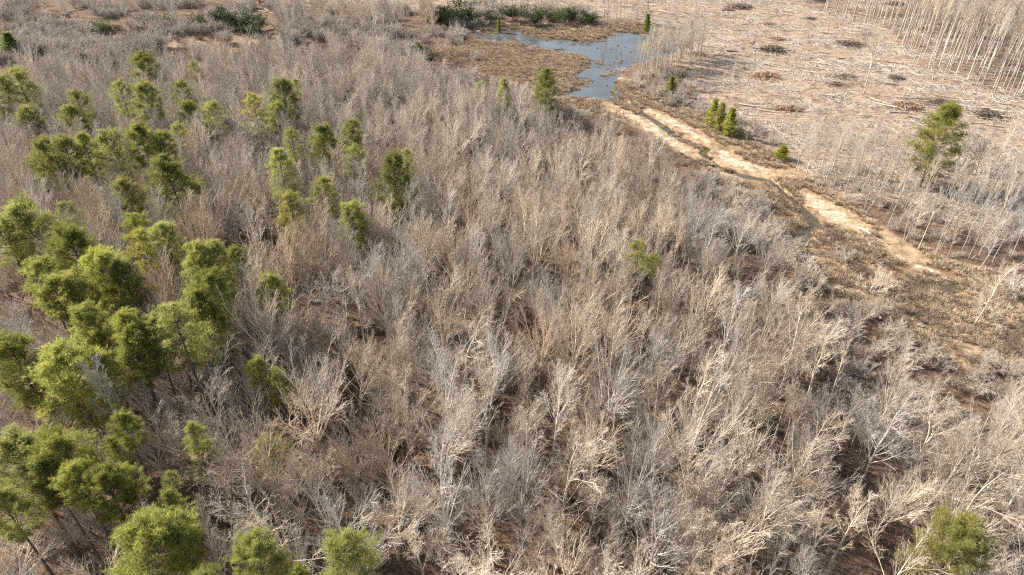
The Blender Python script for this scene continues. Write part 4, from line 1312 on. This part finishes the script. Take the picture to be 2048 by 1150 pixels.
LOGS = [  # px, py, length m, degrees in plan, tint
    (1850, 175, 9, -18, 'pale'), (1900, 195, 10, -20, 'pale'), (1950, 217, 9, -24, 'pale'), (2010, 236, 8, -22, 'pale'), (1822, 140, 8, -20, 'pale'), (1790, 128, 6, -28, 'tan'),
    (1768, 205, 7, -58, 'pale'), (1764, 203, 7, -52, 'pale'), (1774, 210, 6, -55, 'pale'), (1788, 212, 4, -48, 'tan'), (1540, 128, 6, -40, 'pale'), (1547, 132, 6, -38, 'pale'), (1553, 128, 5, -35, 'pale'),
    (1560, 140, 5, -42, 'tan'), (1410, 10, 6, -50, 'pale'), (1420, 96, 6, -28, 'pale'), (1452, 20, 7, 50, 'dark'), (1545, 30, 8, -30, 'pale'), (1585, 32, 8, -35, 'tan'), (1580, 25, 7, -30, 'pale'),
    (1632, 25, 5, -55, 'pale'), (1692, 78, 9, -22, 'pale'), (1700, 85, 10, -18, 'tan'), (1770, 60, 6, -45, 'pale'), (1715, 55, 4, -60, 'pale'), (1530, 100, 9, -10, 'tan'), (1560, 105, 8, -12, 'pale'),
    (1505, 88, 4, 50, 'dark'), (1690, 158, 7, -40, 'grey'), (1700, 160, 6, -38, 'pale'), (1740, 148, 5, -8, 'tan'), (1640, 128, 5, -35, 'pale'), (1650, 140, 5, -25, 'pale'), (1625, 145, 6, -38, 'tan'),
    (1800, 225, 5, -20, 'grey'), (1840, 238, 6, -28, 'pale'), (1865, 226, 7, -15, 'grey'), (1920, 232, 8, -16, 'grey'), (1985, 222, 6, -50, 'pale'), (2020, 212, 6, -26, 'tan'), (1960, 248, 7, -12, 'pale'),
    (1845, 258, 5, -30, 'pale'), (1690, 205, 5, -30, 'pale'), (1660, 190, 4, -20, 'tan'), (1500, 210, 6, -24, 'pale'), (1515, 205, 5, -15, 'pale'), (1530, 222, 5, -35, 'tan'), (1470, 105, 6, -10, 'grey'),
    (1350, 30, 7, -40, 'pale'), (1330, 26, 6, -40, 'pale'), (1300, 12, 7, -30, 'tan'), (1260, 14, 6, -15, 'pale'), (1180, 10, 6, -35, 'pale'), (1060, 12, 5, -20, 'tan'), (980, 10, 5, -30, 'pale'),
    (535, 20, 6, -45, 'pale'), (525, 24, 6, -40, 'pale'), (545, 28, 5, -50, 'pale'), (150, 22, 6, 40, 'pale'), (140, 28, 6, 55, 'grey'), (1500, 50, 7, -15, 'grey'), (1600, 60, 7, -22, 'pale'), (1660, 68, 7, -26, 'tan'),
    (1480, 62, 6, -8, 'tan'), (1610, 110, 6, -15, 'pale'), (1655, 108, 6, -25, 'grey'), (1590, 180, 5, -14, 'tan'), (1880, 205, 6, -20, 'tan'), (1930, 205, 5, -26, 'pale'), (1985, 240, 6, -18, 'tan'),
    (2000, 255, 7, -30, 'pale'), (1780, 168, 6, -14, 'grey'), (1805, 160, 6, -12, 'pale'), (1745, 120, 5, -40, 'tan'), (1690, 120, 5, -10, 'tan'), (1570, 62, 5, -28, 'pale'), (1540, 60, 4, -50, 'pale'),
]
for i, (px, py, L, a, tint) in enumerate(LOGS):
    x, y = gp(px, py)
    o = link(bpy.data.objects.new("fallen_log", LOGM[i % 6]))
    s = L / 6.0
    o.scale = (s, .8 + .4 * (i % 4) / 3, .8 + .4 * (i % 4) / 3)
    o.location = (x, y, ground_z(x, y) + .04)
    o.rotation_euler = (rnd.uniform(0, .3), rnd.uniform(-.03, .06), math.radians(a))
    c = TINTS[tint]; o.color = (c[0] * .92, c[1] * .88, c[2] * .84, 1) if tint != 'dark' else (.4, .35, .32, 1)
    PLACED.append(dict(o=o, name="fallen_log", kind='log', tint=tint, x=x, y=y, h=L, px=px, py=py, lab=None))
x, y = gp(1741, 468)
o = link(bpy.data.objects.new("weathered_log", tube_mesh("weathered_log", log_mesh(590, 5.2, .3, 2), M["wood"])))
o.location = (x, y, ground_z(x, y) + .1); o.rotation_euler = (0, .03, math.radians(-57)); o.color = (1.15, 1.15, 1.15, 1)
tag(o, "single whitish weathered log lying at the lower end of the sand bank", "log")

def pile_mesh(seed, mat):
    r = np.random.RandomState(seed)
    a = sticks(r, 60, .95, (.8, 2.6), (.02, .05), .45, 0, 1.5, .9)
    b = sticks(r, 130, 1.0, (.4, 1.3), (.012, .02), .6, 0, 2, 1.0)
    for P_ in (a[0], b[0]):
        rr = np.hypot(P_[..., 0], P_[..., 1])
        P_[..., 2] *= np.clip(1.25 - rr / 2.6, .1, 1)
    C = np.column_stack([r.normal(0, .85, (260, 2)), np.zeros(260)])
    C[:, 2] = r.uniform(.05, 1.05, 260) * np.clip(1.2 - np.hypot(C[:, 0], C[:, 1]) / 2.3, .08, 1)
    V, F, T = blades(r, C, np.tile([0, 0, .5], (260, 1)), 5, .26, .07, .9)
    Va, Fa, Ta = tubes([(*a, 4, 0, 1), (*b, 3, 0, 1)])
    return joined_mesh("brush_pile", [(Va, Fa, Ta, 0), (V, F, T, 1)], [M["wood"], mat])
PILEM = {k: [pile_mesh(600 + j + 10 * len(k), M[k]) for j in range(2)] for k in ('rust', 'brush')}
PILES = [
    (1528, 152, 2.6, 'rust', "large rust-brown pile of dead leafy branches beside a stack of white logs"),
    (1815, 212, 2.6, 'rust', "rust-brown leafy branch pile right of the lone tall tree's foot"),
    (1672, 170, 1.7, 'rust', "orange-brown branch pile left of the lone tall tree"),
    (1757, 148, 1.1, 'rust', "tiny rust branch pile behind the lone tall tree"),
    (1578, 218, 2.0, 'rust', "dull rust branch pile among thin saplings on the felled land"),
    (1555, 80, 1.8, 'rust', "rust-brown branch pile at the end of a long tree shadow"),
    (1392, 108, 1.8, 'rust', "rust branch pile under the pondside trees"),
    (1360, 140, 1.8, 'rust', "low rust branch pile below the pondside trees"),
    (1535, 50, 1.6, 'rust', "small orange branch pile in the far felled land"),
    (1455, 22, 1.4, 'rust', "pinkish rust branch pile near the top of the felled land"),
    (1545, 103, 2.6, 'brush', "long grey-brown heap of branches with pale log on top"),
    (1480, 16, 2.8, 'brush', "long dark grey branch heap near the top of the felled land"),
    (1700, 90, 2.6, 'brush', "long dark grey branch heap behind the lone tall tree's crown"),
    (1690, 155, 1.8, 'brush', "dark branch heap beside the orange-brown pile"),
    (1792, 158, 1.5, 'brush', "small black-brown stump heap right of the lone tall tree"),
    (1885, 205, 1.7, 'brush', "grey branch heap in front of the grove"),
    (1975, 232, 2.2, 'brush', "grey branch heap nearest the right end of the grove edge"),
    (1790, 8, 2.2, 'brush', "dark brush heap among the far grove trunks"),
    (1640, 2, 2.0, 'brush', "dark brush heap at the top edge left of the grove"),
    (1620, 38, 1.2, 'brush', "small dark brush heap left of the grove's far corner"),
    (510, 3, 2.4, 'rust', "rust branch pile at the top edge above the far left thicket"),
    (1740, 70, 1.6, 'brush', "bluish grey brush heap beside the lone tree's top"),
]
for i, (px, py, s, k, lab) in enumerate(PILES):
    x, y = gp(px, py)
    o = link(bpy.data.objects.new("brush_pile", PILEM[k][i % 2]))
    o.scale = (s * 1.05, s * .85, s * .5)
    o.location = (x, y, ground_z(x, y)); o.rotation_euler = (0, 0, rnd.uniform(-.3, .3) - .15)
    o.color = (1.0, .95, .9, 1) if k == 'rust' else (.52, .48, .46, 1)
    tag(o, lab, "brush pile", "branch piles on the felled land")

def stump_mesh(seed):
    r = np.random.RandomState(seed)
    a = grow(r, np.array([[0, 0, -.5]]), np.array([[0, 0, 1.0]]), np.array([1.0]), np.array([.34]), .22, 4, 0, .05)
    b = spawn(r, *a, 4, .4, .7, 70, 8, .5, 2, -.1, .1, .5, .03, .2)
    return tube_mesh("stump_body", [(*a, 8, 0, .5), (*b, 4, 0, .5)], M["pinebark"])
STUMPM = [stump_mesh(700 + k) for k in range(3)]
STUMPS = [(1212, 88), (1222, 100), (1195, 97), (1234, 117), (1242, 108), (1205, 130), (1188, 162), (1184, 165), (1215, 160), (1208, 158), (1232, 178), (1214, 172), (1228, 125), (1250, 95), (1180, 90), (1262, 105), (1222, 143), (1236, 92), (1213, 153)]
for i, (px, py) in enumerate(STUMPS):
    x, y = gp(px, py, WATER_Z)
    o = link(bpy.data.objects.new("pond_stump", STUMPM[i % 3]))
    o.location = (x, y, WATER_Z - .1); o.scale = (.6 + .3 * (i % 3), .6 + .3 * (i % 2), .7)
    o.rotation_euler = (0, 0, rnd.uniform(0, 6))
    PLACED.append(dict(o=o, name="pond_stump", kind='stump', tint='dark', x=x, y=y, h=1, px=px, py=py, lab=None))

# ------------------------------------------------------------------ labels that tell the repeats apart
WOOD_MARKS = [("the lone round pine", 1922, 1090), ("the big spreading tree", 490, 850), ("the crooked horizontal-limbed tree", 1110, 970), ("the fan tree over the dark gap", 884, 830), ("the hazy oval tree", 1240, 1010),
              ("the feathery white tree", 1640, 1080), ("the vase-shaped tree", 745, 900), ("the lone conical pine", 545, 590), ("the lone yellow-green pine", 1285, 500), ("the dense glossy pine", 790, 340),
              ("the big bottom pine", 290, 1090), ("the widest left pine", 130, 750), ("the bottom-edge round pine", 700, 1110), ("the bottom-edge domed pine", 510, 1110), ("the twisted white tree", 480, 960),
              ("the crooked yellowish tree", 1825, 880), ("the leaning clearing tree", 1740, 890), ("the two round bushes", 1680, 540), ("the dark lower-right shrub", 1375, 850), ("the bright half-hidden pine", 702, 425),
              ("the slender bright pine", 390, 870), ("the bottom-left corner tree", 80, 1100), ("the lone wide bank tree", 1960, 590), ("the large tan bottom tree", 1390, 1050), ("the dark leaning-trunk tree", 650, 790),
              ("the right-hand pine cluster", 410, 560), ("the curving pine row", 260, 670), ("the wide yellow-green pine", 577, 415)]
SAP_MARKS = [("the yellowish conifer", 1890, 300), ("the weathered log", 1741, 468), ("the low bushy cedar", 1568, 300), ("the sand bank's middle", 1640, 400), ("the lone wide bank tree", 1955, 590), ("the three cedars", 1452, 230),
             ("the creek pool", 1610, 465), ("the lone tall tree", 1740, 120), ("the sand bank's lower end", 1800, 505)]
CLEAR_MARKS = [("the lone tall tree", 1728, 186), ("the rust pile beside the lone tree", 1815, 212), ("the large rust pile", 1528, 152), ("the grove's near edge", 1995, 190), ("the grove's far corner", 1655, 32), ("the pondside trees", 1390, 110),
               ("the three cedars", 1452, 230), ("the yellowish conifer", 1900, 225), ("the pond", 1240, 70), ("the far left thicket", 480, 50), ("the long dark heap", 1480, 16)]
FAR_MARKS = [("the pond's left arm", 1000, 65), ("the pond's right end", 1260, 65), ("the dark pond thicket", 905, 30), ("the far left thicket", 480, 40), ("the far mud flat", 280, 75), ("the left edge cedar", 8, 70),
             ("the lone far pine", 282, 105), ("the olive shrub", 840, 90), ("the marsh edge", 940, 110), ("the grove", 1650, 20), ("the long dark heap", 1480, 16), ("the narrow dark cedar", 852, 15)]
GROVE_MARKS = [("the lone tall tree", 1750, 100), ("the grove's far corner", 1655, 20), ("the grove's near corner", 2030, 190), ("the brush heap in the grove", 1790, 8), ("the grove's front edge", 1880, 140), ("the right picture edge", 2048, 90)]
POND_MARKS = [("the pond's right shore", 1240, 140), ("the tip of the marsh", 1175, 125), ("the pond's outlet", 1230, 190), ("the brown spit", 1190, 80), ("the pond's far end", 1245, 64), ("the small cedar", 1346, 165), ("the pondside rust pile", 1392, 108)]
SETS = {"bare_tree": (WOOD_MARKS, "bare tree", "bare trees of the woods", "tree"), "sapling_tree": (SAP_MARKS, "thin bare sapling", "saplings right of the creek", "sapling"), "fallen_log": (CLEAR_MARKS, "felled log", "logs on the felled land", "log"),
        "far_tree": (FAR_MARKS, "far bare tree", "far bare trees beyond pond and woods", "tree"), "slender_tree": (GROVE_MARKS, "slender-trunked tree", "tall slender trees of the grove", "tree"),
        "pondside_tree": (POND_MARKS, "pondside bare tree", "bare trees standing by the pond", "tree"), "pond_stump": (POND_MARKS, "stump in the water", "stumps standing in the pond", "stump")}
FORM = {'fan': "fan-crowned", 'pole': "narrow", 'crooked': "crooked", 'broad': "broad", 'slim': "", 'sapling': "bushy", 'log': "", 'stump': "", 'bush': "bushy"}
ORD = ["nearest", "second", "third", "fourth", "fifth", "sixth", "seventh", "eighth", "ninth", "tenth", "eleventh", "twelfth", "thirteenth", "fourteenth", "fifteenth", "sixteenth", "seventeenth", "eighteenth", "nineteenth", "twentieth", "twenty-first", "twenty-second", "twenty-third", "twenty-fourth", "twenty-fifth", "twenty-sixth", "twenty-seventh", "twenty-eighth"]
buckets = {}
for e in PLACED:
    marks, noun, grp, cat = SETS[e["name"]]
    tag(e["o"], e["lab"], cat, grp)
    if e["lab"]: continue
    nm, mx, my = min(marks, key=lambda m: (m[1] - e["px"]) ** 2 + (m[2] - e["py"]) ** 2 * 1.6)
    dx, dy = e["px"] - mx, e["py"] - my
    side = ("right of" if dx > 0 else "left of") if abs(dx) > abs(dy) * 1.1 else ("below" if dy > 0 else "above")
    e["d"] = dx * dx + dy * dy
    size = ""
    if e["name"] in ("bare_tree", "fallen_log", "slender_tree"):
        lim = {"bare_tree": (13.5, 17.5), "fallen_log": (5.1, 7.5), "slender_tree": (20.5, 22.5)}[e["name"]]
        size = ("short" if e["h"] < lim[0] else "long" if e["name"] == "fallen_log" else "tall") if (e["h"] < lim[0] or e["h"] > lim[1]) else "middling"
    buckets.setdefault((e["name"], size, e["tint"], FORM[e["kind"]], side, nm), []).append(e)
for (name, size, tint, form, side, nm), L in buckets.items():
    L.sort(key=lambda e: e["d"])
    noun = SETS[name][1]
    tint = "" if name == "pond_stump" else tint
    for i, e in enumerate(L):
        o_ = (ORD[i] if i < 28 else f"farther") + " " if len(L) > 1 else ""
        e["o"]["label"] = " ".join(f"{o_}{size} {tint} {form} {noun} {side} {nm}".split())

# ------------------------------------------------------------------ dry weeds on the felled land
P, r = fill(CLEAR, 14000, 441, ok=lambda P: (sdf(P, CLEAR) < 0) & (vnoise(P[:, 0], P[:, 1], 8, 61) > .35), ground=True)
n = len(P); h = r.uniform(.3, 1.1, n)
scatter("dry_weeds", "short dry weeds and sprouts over the felled land", brush_src, P, np.column_stack([np.zeros((n, 2)), r.uniform(0, 6.28, n)]), np.column_stack([h, h, h]), r.randint(0, len(brush_src), n))
